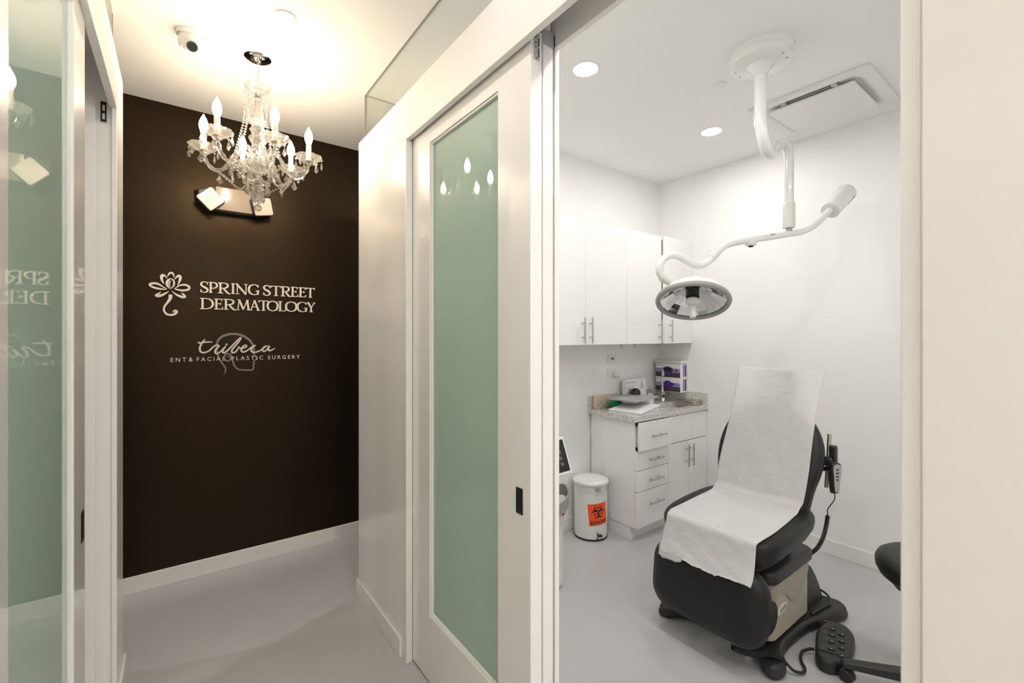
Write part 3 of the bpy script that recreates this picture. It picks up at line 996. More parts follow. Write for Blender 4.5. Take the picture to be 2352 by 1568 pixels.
TK, TN = 0.0108, 0.0052
def letter(chr_):
    """strokes of a roman capital in a unit box: points, widths, smoothing"""
    T, t_ = TK, TN
    def sf(x0, x1, y):
        return ([(x0, y), (x1, y)], [t_ * 0.9] * 2, 0)
    def ln(a, b_, w, w2=None):
        return ([a, b_], [w, w2 or w], 0)
    lo, hi = 0.03, 0.97
    if chr_ == 'I':
        return [ln((0.5, 0), (0.5, 1), T), sf(0.05, 0.95, lo), sf(0.05, 0.95, hi)]
    if chr_ == 'S':
        return [([(0.88, 0.80), (0.76, 0.94), (0.5, 0.985), (0.2, 0.91), (0.12, 0.73), (0.3, 0.57), (0.6, 0.46), (0.86, 0.32), (0.86, 0.13), (0.55, 0.015), (0.24, 0.05), (0.09, 0.22)], [t_, t_, t_, T * .8, T, T, T * 1.1, T, T * .9, t_, t_, t_], 6), ln((0.9, 0.98), (0.87, 0.72), t_ * .8), ln((0.06, 0.02), (0.1, 0.30), t_ * .8)]
    if chr_ in 'PR':
        o = [ln((0.2, 0), (0.2, 1), T), sf(0.0, 0.42, lo), ([(0.0, hi), (0.45, hi), (0.72, 0.9), (0.80, 0.74), (0.70, 0.56), (0.45, 0.48), (0.25, 0.49)], [t_, t_, T * .8, T, T * .8, t_, t_], 6)]
        if chr_ == 'P':
            o[2] = ([(0.0, hi), (0.45, hi), (0.82, 0.9), (0.95, 0.72), (0.82, 0.52), (0.5, 0.43), (0.25, 0.46)], [t_, t_, T * .8, T, T * .8, t_, t_], 6)
        else:
            o.append(([(0.42, 0.49), (0.62, 0.25), (0.80, 0.05), (1.02, -0.03)], [T * .8, T, T * .9, t_ * .6], 5))
        return o
    if chr_ == 'N':
        return [ln((0.15, 0), (0.15, 1), t_), ([(0.06, 1.0), (0.87, 0.0)], [T, T], 0), ln((0.87, 0), (0.87, 1), t_), sf(0.0, 0.32, lo), sf(0.70, 1.0, hi), sf(0.0, 0.2, hi)]
    if chr_ == 'G':
        return [([(0.86, 0.80), (0.72, 0.95), (0.48, 0.985), (0.18, 0.84), (0.07, 0.5), (0.18, 0.16), (0.5, 0.015), (0.75, 0.05), (0.86, 0.12)], [t_, t_, t_, T * .9, T * 1.1, T * .9, t_, t_, t_], 6), ln((0.86, 0.04), (0.86, 0.40), T), sf(0.68, 1.0, 0.41), ln((0.88, 0.96), (0.87, 0.74), t_)]
    if chr_ == 'T':
        return [ln((0.5, 0), (0.5, 0.97), T), sf(0.0, 1.0, 0.96), ln((0.01, 0.98), (0.04, 0.80), t_), ln((0.99, 0.98), (0.96, 0.80), t_), sf(0.3, 0.7, lo)]
    if chr_ == 'E':
        return [ln((0.24, 0), (0.24, 1), T), sf(0.0, 0.88, hi), sf(0.24, 0.72, 0.53), sf(0.0, 0.95, lo), ln((0.88, 0.98), (0.86, 0.8), t_), ln((0.72, 0.43), (0.72, 0.63), t_), ln((0.92, 0.02), (0.98, 0.24), t_)]
    if chr_ == 'D':
        return [ln((0.19, 0), (0.19, 1), T), ([(0.0, hi), (0.4, hi), (0.75, 0.87), (0.93, 0.52), (0.80, 0.17), (0.45, lo), (0.0, lo)], [t_, t_, T * .8, T * 1.1, T * .8, t_, t_], 7)]
    if chr_ == 'M':
        return [ln((0.12, 0), (0.22, 1), t_), ln((0.20, 1), (0.52, 0.06), T), ln((0.52, 0.06), (0.80, 1), t_), ln((0.79, 1), (0.90, 0), T), sf(0.0, 0.25, lo), sf(0.78, 1.02, lo), sf(0.1, 0.24, hi), sf(0.78, 0.9, hi)]
    if chr_ == 'A':
        return [ln((0.13, 0), (0.5, 1), t_), ln((0.47, 1), (0.87, 0), T), sf(0.25, 0.72, 0.34), sf(0.0, 0.27, lo), sf(0.72, 1.02, lo)]
    if chr_ == 'O':
        return [([(0.5, 0.985), (0.16, 0.84), (0.05, 0.5), (0.16, 0.16), (0.5, 0.015), (0.84, 0.16), (0.95, 0.5), (0.84, 0.84), (0.5, 0.985)], [t_, T * .9, T * 1.1, T * .9, t_, T * .9, T * 1.1, T * .9, t_], 6)]
    if chr_ == 'L':
        return [ln((0.25, 0), (0.25, 1), T), sf(0.0, 0.95, lo), ln((0.93, 0.02), (0.99, 0.26), t_), sf(0.0, 0.5, hi)]
    if chr_ == 'Y':
        return [ln((0.10, 0.98), (0.5, 0.46), T), ln((0.92, 0.98), (0.5, 0.46), t_), ln((0.5, 0), (0.5, 0.5), T), sf(0.28, 0.72, lo), sf(0.0, 0.28, hi), sf(0.76, 1.02, hi)]
    return []

def row(name, spec, y0, cap, bonus=None):
    b = nb()
    for c_, a, e in spec:
        xa, xb = wall_xy(300 + a / 4.3556, 675)[0], wall_xy(300 + e / 4.3556, 675)[0]
        for pts, ws, sm in letter(c_):
            ribbon(b, [(xa + (xb - xa) * x, y0 + cap * y) for x, y in pts], ws, 0.014, TS, sm)
    obj(name, b, M['sign'], sg, angle=50)
row('lettering', [('S', 695, 778), ('P', 783, 868), ('R', 872, 995), ('I', 1003, 1042), ('N', 1048, 1168), ('G', 1172, 1286), ('S', 1322, 1398), ('T', 1402, 1502), ('R', 1500, 1600), ('E', 1600, 1672), ('E', 1678, 1752), ('T', 1752, 1836)], 1.768, 0.068)
row('lettering', [('D', 692, 832), ('E', 836, 922), ('R', 926, 1052), ('M', 1054, 1192), ('A', 1186, 1290), ('T', 1280, 1372), ('O', 1362, 1474), ('L', 1474, 1550), ('O', 1546, 1660), ('G', 1658, 1766), ('Y', 1762, 1842)], 1.665, 0.068)

sg2 = thing('wall_sign', (0.32, YD, 1.25), 'script lettering tribeca over a taupe head outline, with a caption line, on the black wall', 'sign')
q = 0.00066
HEAD = [(930, 1305), (948, 1272), (945, 1235), (912, 1188), (878, 1130), (860, 1060), (862, 1000), (890, 945), (952, 911), (1030, 900), (1110, 913), (1180, 955), (1216, 1000), (1234, 1050), (1230, 1092), (1252, 1130), (1262, 1152), (1238, 1165), (1228, 1180), (1238, 1195), (1224, 1212), (1230, 1236), (1214, 1259), (1150, 1261), (1080, 1254), (1042, 1222), (1022, 1172), (1012, 1130), (988, 1100), (952, 1102), (936, 1132), (954, 1166), (984, 1168), (998, 1142), (984, 1122), (966, 1128)]
HW = [4, 9, 12, 14, 14, 15, 16, 19, 21, 21, 21, 19, 17, 16, 14, 13, 13, 12, 12, 12, 12, 13, 14, 14, 14, 14, 14, 14, 14, 14, 14, 13, 12, 11, 10, 6]
obj('head_outline', ribbon(nb(), tr_(HEAD), [w * q for w in HW], 0.006, TS, 5), M['sign3'], sg2, angle=50)
b = nb()
SCRIPT = [
    ([(675, 978), (684, 990), (706, 988), (760, 981), (818, 980)], [9, 13, 13, 13, 8]),
    ([(742, 952), (712, 992), (692, 1040), (700, 1076), (735, 1087), (785, 1068), (825, 1030), (856, 1012), (884, 1018), (872, 1034), (848, 1062), (845, 1084), (862, 1097), (896, 1078), (930, 1042), (952, 1020)], [8, 14, 15, 15, 14, 13, 12, 12, 13, 13, 14, 14, 13, 12, 12, 9]),
    ([(950, 1024), (926, 1056), (918, 1078), (934, 1088), (968, 1066), (1012, 1020), (1062, 970), (1096, 938), (1104, 942), (1082, 976), (1040, 1024), (1012, 1062), (1016, 1086), (1044, 1082), (1072, 1050), (1084, 1024), (1082, 1036), (1108, 1044), (1146, 1034), (1160, 1018), (1140, 1012), (1112, 1038), (1106, 1066), (1128, 1081), (1170, 1062), (1208, 1032), (1238, 1014), (1250, 1020)], [10, 14, 15, 14, 13, 12, 12, 10, 9, 13, 15, 15, 14, 13, 12, 9, 9, 12, 12, 11, 11, 14, 15, 14, 12, 11, 11, 8]),
    ([(1240, 1018), (1212, 1042), (1206, 1068), (1230, 1084), (1282, 1072), (1322, 1046), (1352, 1024), (1376, 1020)], [10, 14, 15, 14, 12, 11, 11, 8]),
    ([(1376, 1020), (1340, 1026), (1318, 1056), (1332, 1075), (1362, 1056), (1388, 1020), (1376, 1048), (1386, 1068), (1414, 1058), (1442, 1043)], [9, 12, 14, 13, 12, 10, 14, 13, 12, 7]),
    ([(950, 1010), (960, 1004), (970, 1002)], [10, 14, 9]),
]
for pts, ws in SCRIPT:
    ribbon(b, tr_(pts), [w * q for w in ws], 0.010, TS, 6)
obj('script_lettering', b, M['sign2'], sg2, angle=50)
x0, z0 = -0.036, 1.3385
b = nb()
for word, a, e in (('ENT', 400, 556), ('&', 582, 622), ('FACIAL', 662, 945), ('PLASTIC', 1008, 1325), ('SURGERY', 1372, 1690)):
    xa, xb = wall_xy(300 + a / 4.3556, 825)[0], wall_xy(300 + e / 4.3556, 825)[0]
    w_ = text_bm(word, fr((xa, YD - 0.0005, z0), (1, 0, 0), (0, 0, 1), (0, -1, 0)), width=xb - xa, height=0.0255, depth=0.008, space=1.5)
    me_ = bpy.data.meshes.new('word')
    w_.to_mesh(me_)
    w_.free()
    b.from_mesh(me_)
    bpy.data.meshes.remove(me_)
obj('caption_lettering', b, M['sign2'], sg2, smooth=False)

# ------------------------------------------------------------------ wall cabinets
def bar_handle(bm, p, d, n, L, r=0.0052, off=0.032):
    """p: middle on the face, d: along the bar, n: away from the face"""
    p, d, n = Vector(p), Vector(d), Vector(n)
    a = p + n * off
    tube(bm, [a - d * L / 2, a + d * L / 2], r, 12)
    for s in (-1, 1):
        tube(bm, [p + d * s * L * 0.27, a + d * s * L * 0.27], r * 0.8, 10)
UF, UB, UZ0, UZ1 = 2.19, YB - 0.001, 1.436, 2.302
def wall_cabinet(x0, x1, label, ajar, hl, hr):
    t = thing('wall_cabinet', ((x0 + x1) / 2, UB, UZ0), label, 'cabinet', 'white wall cabinets')
    w = 0.018
    b = nb()
    bx(b, x0, x0 + w, UF, UB, UZ0, UZ1)
    bx(b, x1 - w, x1, UF, UB, UZ0, UZ1)
    bx(b, x0 + w, x1 - w, UF, UB, UZ0, UZ0 + w)
    bx(b, x0 + w, x1 - w, UF, UB, UZ1 - w, UZ1)
    bx(b, x0 + w, x1 - w, UB - 0.006, UB, UZ0 + w, UZ1 - w)
    bx(b, x0 + w, x1 - w, UF + 0.04, UB - 0.006, 1.86, 1.878)
    obj('carcass', b, M['cab'], t, smooth=False)
    xm = (x0 + x1) / 2
    for a, e, hx, ang in ((x0 + 0.001, xm - 0.0012, hl, 0), (xm + 0.0012, x1 - 0.001, hr, ajar)):
        Rm = Matrix.Translation((e, UF, 0)) @ Matrix.Rotation(ang, 4, 'Z') @ Matrix.Translation((-e, -UF, 0))
        d = obj('door', bx(nb(), a, e, UF - 0.019, UF - 0.001, UZ0 - 0.002, UZ1, Rm), M['cab'], t, bevel=0.0012)
        b = nb()
        bar_handle(b, (hx, UF - 0.019, 1.535), (0, 0, 1), (0, -1, 0), 0.178)
        tm(b, b.verts, Rm)
        obj('handle', b, M['steel'], d)
wall_cabinet(1.82, 2.70, 'white flat-front wall cabinet partly hidden behind the sliding door, both doors shut', 0, 2.222, 2.298)
wall_cabinet(2.70, 3.578, 'white flat-front wall cabinet in the room corner with one door slightly ajar', R(3.0), 3.093, 3.205)
# small clips hanging under the cabinets
def clip(x, y, h, w, label):
    b = nb()
    poly = [(-w, 0), (w, 0), (w * 0.9, -h * 0.55), (w * 0.3, -h), (-w * 0.3, -h * 0.8)]
    prism(b, poly, 0.010, fr((x, y, UZ0 - 0.002), (0.9, -0.43, 0), (0, 0, 1)))
    return tag(obj('cabinet_clip', b, M['lgrey'], bevel=0.002), label, 'clip')
clip(2.79, 2.30, 0.042, 0.012, 'small grey clip hanging under the wall cabinets above the outlets')
clip(2.925, 2.28, 0.034, 0.014, 'small grey clip hanging under the wall cabinets left of the glove boxes')
clip(3.44, 2.25, 0.024, 0.014, 'small grey clip hanging under the corner wall cabinet above the glove boxes')

# ------------------------------------------------------------------ base cabinets
BF, CZ = 2.06, 0.874
CX0, CXM, CX1 = 2.652, 3.036, 3.577
t = thing('drawer_unit', ((CX0 + CXM) / 2, 2.28, 0), 'white base cabinet of four drawers, the top drawer pulled slightly open', 'cabinet')
b = nb()
bx(b, CX0, CX0 + 0.016, BF, 2.487, 0.10, CZ)
bx(b, CXM - 0.016, CXM - 0.0005, BF, 2.487, 0.10, CZ)
bx(b, CX0 + 0.016, CXM - 0.016, 2.47, 2.487, 0.10, CZ)
bx(b, CX0 + 0.016, CXM - 0.016, BF, 2.47, 0.10, 0.116)
obj('carcass', b, M['cab'], t, smooth=False)
obj('toe_kick', bx(nb(), CX0 + 0.006, CXM - 0.0005, BF + 0.052, 2.484, 0, 0.0995), M['cab'], t, smooth=False)
for z0, z1, out in ((0.662, 0.868, 0.026), (0.516, 0.657, 0), (0.362, 0.511, 0), (0.10, 0.357, 0)):
    y = BF - 0.001 - out
    d = obj('drawer', bx(nb(), CX0, CXM - 0.002, y - 0.018, y, z0, z1), M['cab'], t, bevel=0.0012)
    b = nb()
    bar_handle(b, ((CX0 + CXM) / 2 + 0.005, y - 0.018, (z0 + z1) / 2 + (0.0 if z1 - z0 < 0.22 else 0.035)), (1, 0, 0), (0, -1, 0), 0.178)
    obj('handle', b, M['steel'], d)
    if out:
        b = nb()
        bx(b, CX0 + 0.022, CXM - 0.022, y + 0.0005, 2.44, z0 + 0.02, z0 + 0.032)
        bx(b, CX0 + 0.022, CX0 + 0.034, y + 0.0005, 2.44, z0 + 0.032, z1 - 0.03)
        bx(b, CXM - 0.034, CXM - 0.022, y + 0.0005, 2.44, z0 + 0.032, z1 - 0.03)
        obj('drawer_box', b, M['ivory'], d, smooth=False)
        b = nb()
        for zz in (z0 + 0.006, z1 - 0.026):
            bx(b, CX0 + 0.004, CX0 + 0.0215, y + 0.0005, y + 0.0245, zz, zz + 0.018)
        obj('drawer_bracket', b, M['black_void'], d, smooth=False)
t = thing('sink_cabinet', ((CXM + CX1) / 2, 2.28, 0), 'white two-door base cabinet under the sink beside the drawers', 'cabinet')
b = nb()
bx(b, CXM + 0.0005, CXM + 0.016, BF, 2.487, 0.10, CZ)
bx(b, CX1 - 0.016, CX1, BF, 2.487, 0.10, CZ)
bx(b, CXM + 0.016, CX1 - 0.016, 2.47, 2.487, 0.10, CZ)
bx(b, CXM + 0.016, CX1 - 0.016, BF, 2.47, 0.10, 0.116)
obj('carcass', b, M['cab'], t, smooth=False)
obj('toe_kick', bx(nb(), CXM + 0.0005, CX1, BF + 0.052, 2.484, 0, 0.0995), M['cab'], t, smooth=False)
fp = obj('false_front', bx(nb(), CXM, CX1, BF - 0.019, BF - 0.001, 0.656, 0.868), M['cab'], t, bevel=0.0012)
obj('cover_plate', bx(nb(), 3.352, 3.508, BF - 0.0215, BF - 0.0192, 0.690, 0.846), M['cab'], fp, bevel=0.001)
xm = (CXM + CX1) / 2
for a, e, hx in ((CXM, xm - 0.0012, xm - 0.036), (xm + 0.0012, CX1, xm + 0.032)):
    d = obj('door', bx(nb(), a, e, BF - 0.019, BF - 0.001, 0.10, 0.650), M['cab'], t, bevel=0.0012)
    b = nb()
    bar_handle(b, (hx, BF - 0.019, 0.54), (0, 0, 1), (0, -1, 0), 0.178)
    obj('handle', b, M['steel'], d)

# countertop with an undermounted oval basin
GX0, GY0, GZ = 2.624, 2.028, 0.914
SX, SY, SA, SB = 3.31, 2.215, 0.20, 0.125
t = thing('countertop', ((GX0 + XW) / 2, 2.26, CZ + 0.001), 'speckled granite countertop with an oval sink over the white base cabinets', 'countertop')
b = nb()
angs = sorted(set([2 * PI * i / 48 for i in range(48)] + [math.atan2(y - SY, x - SX) % (2 * PI) for x in (GX0, XW - 0.001) for y in (GY0, YB - 0.001)]))
out, inn = [], []
for a in angs:
    c_, s_ = math.cos(a), math.sin(a)
    k = min([(v - o_) / d_ for v, o_, d_ in ((XW - 0.001, SX, c_), (GX0, SX, c_), (YB - 0.001, SY, s_), (GY0, SY, s_)) if abs(d_) > 1e-9 and (v - o_) / d_ > 0])
    out.append((SX + c_ * k, SY + s_ * k))
    inn.append((SX + SA * c_, SY + SB * s_))
n = len(angs)
lv = [[b.verts.new((p[0], p[1], zz)) for p in S] for S in (out, inn) for zz in (CZ + 0.001, GZ)]
for i in range(n):
    j = (i + 1) % n
    b.faces.new((lv[1][i], lv[1][j], lv[3][j], lv[3][i]))
    b.faces.new((lv[0][j], lv[0][i], lv[2][i], lv[2][j]))
    b.faces.new((lv[0][i], lv[0][j], lv[1][j], lv[1][i]))
    b.faces.new((lv[2][j], lv[2][i], lv[3][i], lv[3][j]))
obj('slab', b, M['granite'], t, bevel=0.003)
tag(obj('splashback', bx(nb(), GX0, XW - 0.001, YB - 0.021, YB - 0.001, GZ + 0.0003, GZ + 0.10), M['granite'], bevel=0.002), 'long granite splashback along the wall with the outlets', 'splashback')
tag(obj('splashback', bx(nb(), XW - 0.021, XW - 0.001, GY0, YB - 0.0215, GZ + 0.0003, GZ + 0.10), M['granite'], bevel=0.002), 'short granite splashback behind the instrument tray', 'splashback')
b = nb()
rings_ = []
for f, zz in ((1.03, CZ), (1.0, CZ - 0.02), (0.93, CZ - 0.09), (0.75, CZ - 0.125), (0.1, CZ - 0.135)):
    rings_.append([b.verts.new((SX + SA * f * math.cos(2 * PI * i / 40), SY + SB * f * math.sin(2 * PI * i / 40), zz)) for i in range(40)])
for a, e in zip(rings_[:-1], rings_[1:]):
    for i in range(40):
        j = (i + 1) % 40
        b.faces.new((a[i], e[i], e[j], a[j]))
b.faces.new(rings_[-1])
obj('basin', b, M['ivory'], t)

# tap
tx, ty = 3.440, 2.372
t = thing('tap', (tx, ty, GZ), 'chrome gooseneck tap standing behind the oval sink', 'tap')
obj('tap_body', lathe(nb(), [(0, 0), (0.029, 0), (0.029, 0.012), (0.025, 0.02), (0.026, 0.06), (0.030, 0.075), (0.030, 0.085), (0.016, 0.09), (0.012, 0.105), (0.015, 0.115), (0.011, 0.125), (0, 0.125)], 28, Matrix.Translation((tx, ty, GZ))), M['chrome'], t)
b = nb()
d = Vector((-0.80, -0.60, 0))
pts = [(tx, ty, GZ + 0.12), (tx, ty, GZ + 0.20), (tx + d.x * .005, ty + d.y * .005, GZ + 0.245), (tx + d.x * .03, ty + d.y * .03, GZ + 0.275), (tx + d.x * .07, ty + d.y * .07, GZ + 0.285), (tx + d.x * .11, ty + d.y * .11, GZ + 0.27), (tx + d.x * .135, ty + d.y * .135, GZ + 0.235)]
tube(b, pts, 0.0095, 14, 6)
obj('spout', b, M['chrome'], t)
obj('sensor', cyl(nb(), (tx - 0.0175, ty - 0.018, GZ + 0.05), (-0.7, -0.7, 0), 0.009, 0.004, 18), M['black_void'], t)

# glove boxes in their wall holder
gx0, gx1, gy0, gy1 = 3.462, 3.556, 2.212, 2.457
t = thing('glove_box_holder', (3.52, 2.335, 1.006), 'pale wall-mounted holder clasping two stacked glove boxes', 'holder')
b = nb()
bx(b, gx1 + 0.001, XW, gy0 - 0.006, gy1 + 0.006, 1.006, 1.275)
bx(b, gx0 - 0.006, gx1 + 0.001, gy0 - 0.006, gy1 + 0.006, 1.006, 1.0085)
prism(b, [(gx0 - 0.012, 1.258), (gx1 + 0.001, 1.256), (gx1 + 0.001, 1.282), (gx0 + 0.02, 1.276), (gx0 - 0.010, 1.266)], gy1 - gy0 + 0.016, fr((0, gy1 + 0.008, 0), (1, 0, 0), (0, 0, 1), (0, -1, 0)))
obj('holder_frame', b, M['ivory'], t, bevel=0.0015)
def glove_box(z0, size, label, dark):
    t = thing('glove_box', (3.51, (gy0 + gy1) / 2, z0), label, 'box', 'glove boxes in the wall holder')
    h = 0.122
    obj('carton', bx(nb(), gx0, gx1, gy0, gy1, z0, z0 + h), M['sheet'], t, smooth=False)
    T = fr((gx0 - 0.0002, gy1, z0), (0, -1, 0), (0, 0, 1), (-1, 0, 0))
    W = gy1 - gy0
    e = 0.0004
    obj('print_band', bx(nb(), 0.0, W, h * 0.0, h * 0.34, 0, e, T), M['navy'], t, smooth=False)
    obj('print_band', bx(nb(), 0.0, W, h * 0.375, h * 0.63, 0, e, T), M['lilac'], t, smooth=False)
    obj('print_stripe', bx(nb(), 0.0, W, h * 0.34, h * 0.375, 0, e, T), M['lime'], t, smooth=False)
    if dark:
        poly = circle(1, 36, (W * 0.50, h * 0.5), W * 0.22, h * 0.26)
    else:
        poly = [(W * .34, h * .5), (W * .36, h * .66), (W * .44, h * .76), (W * .56, h * .76), (W * .64, h * .66), (W * .70, h * .62), (W * .77, h * .60), (W * .77, h * .46), (W * .70, h * .40), (W * .62, h * .30), (W * .52, h * .25), (W * .42, h * .28), (W * .36, h * .38)]
    o = obj('opening', prism(nb(), poly, e, T, z0=0.0005), M['purple'], t, smooth=False)
    if dark:
        obj('glove_slit', prism(nb(), circle(1, 30, (W * 0.48, h * 0.555), W * 0.185, h * 0.16), e, T, z0=0.001), M['ink'], o, smooth=False)
    obj('size_badge', prism(nb(), circle(0.0105, 20, (W * 0.85, h * 0.505)), e, T, z0=0.0005), M['ink'] if dark else M['purple'], t, smooth=False)
    obj('size_letter', text_bm(size, fr(T @ Vector((W * 0.85 - 0.005, h * 0.505 - 0.0055, 0.001)), (0, -1, 0), (0, 0, 1), (-1, 0, 0)), height=0.011, depth=0.0003), M['whiteink'], t, smooth=False)
    obj('brand_mark', ribbon(nb(), [(W * .055 + 0.006 * math.cos(a), h * .86 + 0.006 * math.sin(a)) for a in [2 * PI * i / 12 for i in range(12)]], [0.0028] * 12, e, T, 2, True), M['ink'], t, smooth=False)
    obj('brand_line', bx(nb(), W * 0.1, W * 0.3, h * 0.845, h * 0.885, 0, e, T), M['greyink'], t, smooth=False)
    Ts = fr((gx1, gy0 - 0.0002, z0), (-1, 0, 0), (0, 0, 1), (0, -1, 0))
    obj('side_print', bx(nb(), 0.026, 0.055, h * 0.06, h * 0.9, 0, e, Ts), M['lilac'], t, smooth=False)
    obj('side_print', bx(nb(), 0.003, 0.023, h * 0.06, h * 0.9, 0, e, Ts), M['navy'], t, smooth=False)
glove_box(1.009, 'M', 'lower white and purple glove box in the wall holder, size M', False)
glove_box(1.1325, 'S', 'upper white and purple glove box in the wall holder, size S, dark opening', True)

# ------------------------------------------------------------------ things on the counter
def rotz(c, a):
    return Matrix.Translation(Vector(c)) @ Matrix.Rotation(a, 4, 'Z')
T = rotz((2.800, 2.178, GZ), R(9))
t = thing('ring_binder', (2.800, 2.178, GZ), 'white ring binder full of papers lying on the granite counter', 'binder')
def wedge(bm, x0, x1, y0, y1, za0, za1, zb0, zb1):
    """slab rising from x0 (za0..za1) to x1 (zb0..zb1)"""
    vs = [bm.verts.new(T @ Vector(p)) for p in ((x0, y0, za0), (x1, y0, zb0), (x1, y1, zb0), (x0, y1, za0), (x0, y0, za1), (x1, y0, zb1), (x1, y1, zb1), (x0, y1, za1))]
    for f in ((0, 3, 2, 1), (4, 5, 6, 7), (0, 1, 5, 4), (1, 2, 6, 5), (2, 3, 7, 6), (3, 0, 4, 7)):
        bm.faces.new([vs[i] for i in f])
b = nb()
wedge(b, -0.155, 0.158, -0.14, 0.14, 0.019, 0.022, 0.049, 0.052)
wedge(b, -0.155, 0.158, -0.14, 0.14, 0.0, 0.003, 0.0, 0.003)
wedge(b, 0.155, 0.158, -0.14, 0.14, 0.003, 0.049, 0.003, 0.049)
obj('cover', b, M['sheet'], t, bevel=0.001)
b = nb()
for k in range(11):
    j = random.uniform(-0.008, 0.0)
    f0, f1 = k / 11, (k + 0.85) / 11
    wedge(b, -0.148, 0.140 + j, -0.134 + random.uniform(-.004, .002), 0.134, 0.004 + 0.014 * f0, 0.004 + 0.014 * f1, 0.005 + 0.038 * f0, 0.005 + 0.038 * f1)
obj('paper_block', b, M['sheet'], t, smooth=False)
T = rotz((2.875, 2.262, GZ + 0.0515), R(11))
o = obj('device_box', bx(nb(), -0.055, 0.085, -0.05, 0.06, 0, 0.034, T), M['lgrey'], bevel=0.004)
tag(o, 'flat grey box lying between the binder and the laptop', 'box')
T = rotz((2.889, 2.263, GZ + 0.0865), R(10))
t = thing('laptop', (2.889, 2.263, GZ + 0.0865), 'closed silver laptop resting on the boxes above the binder', 'laptop')
obj('laptop_base', prism(nb(), rrect(-0.195, 0.195, -0.132, 0.132, 0.012), 0.006, T), M['alu'], t, bevel=0.002)
lid = obj('laptop_lid', prism(nb(), rrect(-0.195, 0.195, -0.132, 0.132, 0.012), 0.005, T, z0=0.0064), M['alu'], t, bevel=0.002)
# fruit emblem on the lid
lf = [(0.0, 0.011), (0.008, 0.016), (0.015, 0.012), (0.0125, 0.004), (0.0165, -0.004), (0.012, -0.013), (0.005, -0.0165), (0.0, -0.015), (-0.005, -0.0165), (-0.012, -0.011), (-0.0165, 0.0), (-0.015, 0.010), (-0.008, 0.016)]
T2 = T @ Matrix.Translation((0.0, 0.0, 0.0115)) @ Matrix.Diagonal((1.15, 1.15, 1, 1))
b = prism(nb(), lf, 0.0003, T2)
prism(b, [(0.0, 0.018), (0.006, 0.020), (0.008, 0.027), (0.002, 0.024)], 0.0003, T2)
obj('lid_emblem', b, M['whiteink'], lid, smooth=False)

o = obj('glove_packet', prism(nb(), rrect(2.655, 2.872, 0, 0.108, 0.004), 0.022, fr((0, 2.470, GZ), (1, 0, 0), (0, 0, 1), (0, -1, 0))), M['tan'], bevel=0.003)
tag(o, 'tan paper packet standing against the splashback at the counter left end', 'packet')
b = nb()
sph(b, (0, 0, 0), 1, 26, 16)
for v in b.verts:
    n_ = math.sin(v.co.x * 7 + v.co.z * 5) * 0.10 + math.sin(v.co.y * 9 + v.co.x * 4) * 0.10
    v.co = Vector((2.845 + v.co.x * 0.082 * (1 + n_), 2.395 + v.co.y * 0.045 * (1 + n_), GZ + 0.034 + v.co.z * 0.034 * (1 + n_ * 0.6)))
    v.co.z = max(v.co.z, GZ + 0.0005)
tag(obj('plastic_bag', b, M['green']), 'crumpled green plastic bag lying behind the binder on the counter', 'bag')

t = thing('product_carton', (3.115, 2.425, GZ), 'white printed product carton standing upright behind the brown bottle', 'box')
obj('carton', bx(nb(), 2.985, 3.250, 2.405, 2.450, GZ, GZ + 0.215), M['sheet'], t, bevel=0.001)
T = fr((2.985, 2.4047, GZ), (1, 0, 0), (0, 0, 1), (0, -1, 0))
obj('printed_bottle', prism(nb(), [(.190, .13), (.225, .13), (.225, .175), (.216, .185), (.216, .20), (.198, .20), (.198, .185), (.190, .175)], .0003, T), M['lgrey'], t, smooth=False)
obj('printed_mark', prism(nb(), circle(0.0045, 14, (0.016, 0.19)), .0003, T), M['ink'], t, smooth=False)
b = nb()
bx(b, 0.028, 0.125, 0.187, 0.193, 0, .0003, T)
bx(b, 0.014, 0.095, 0.130, 0.137, 0, .0003, T)
bx(b, 0.014, 0.080, 0.118, 0.122, 0, .0003, T)
bx(b, 0.014, 0.088, 0.108, 0.112, 0, .0003, T)
bx(b, 0.014, 0.070, 0.098, 0.102, 0, .0003, T)
obj('printed_text', b, M['greyink'], t, smooth=False)
t = thing('medicine_bottle', (3.035, 2.352, GZ), 'dark brown bottle with a white cap in front of the white carton', 'bottle')
T = Matrix.Translation((3.035, 2.352, GZ))
obj('bottle_body', lathe(nb(), [(0, 0), (0.040, 0), (0.042, 0.006), (0.042, 0.118), (0.036, 0.134), (0.018, 0.145), (0.015, 0.150), (0, 0.150)], 32, T), M['amber'], t)
obj('cap', lathe(nb(), [(0, 0.150), (0.0165, 0.150), (0.0165, 0.166), (0.015, 0.168), (0, 0.168)], 24, T), M['white'], t)
t = thing('soap_bottle', (3.325, 2.425, GZ), 'small clear pump bottle with a pale label left of the tap', 'bottle')
T = Matrix.Translation((3.325, 2.425, GZ))
obj('bottle_body', lathe(nb(), [(0, 0), (0.030, 0), (0.032, 0.005), (0.032, 0.085), (0.026, 0.10), (0.012, 0.108), (0, 0.108)], 28, T), M['clearp'], t)
b = text_bm('', T) if False else nb()
lab = [(-0.024, 0.02), (0.024, 0.02), (0.024, 0.08), (-0.024, 0.08)]
nx_ = 10
for i in range(nx_):
    xa, xb = -0.024 + 0.048 * i / nx_, -0.024 + 0.048 * (i + 1) / nx_
    bx(b, xa, xb, 0.02, 0.08, 0, 0.0004)
wrap(b, (3.325, 2.425, GZ), 0.0322, 'v', None, R(232))
lb = obj('label', b, M['sheet'], t)
b = nb()
prism(b, circle(0.010, 20, (0, 0.058), 1, 0.7), 0.0003)
wrap(b, (3.325, 2.425, GZ), 0.0328, 'v', None, R(232))
obj('label_mark', b, mat('blue_print', (0.06, 0.12, 0.32), 0.5, vary=0.05), lb)
b = nb()
cyl(b, (3.325, 2.425, GZ + 0.108), (0, 0, 1), 0.012, 0.012, 20)
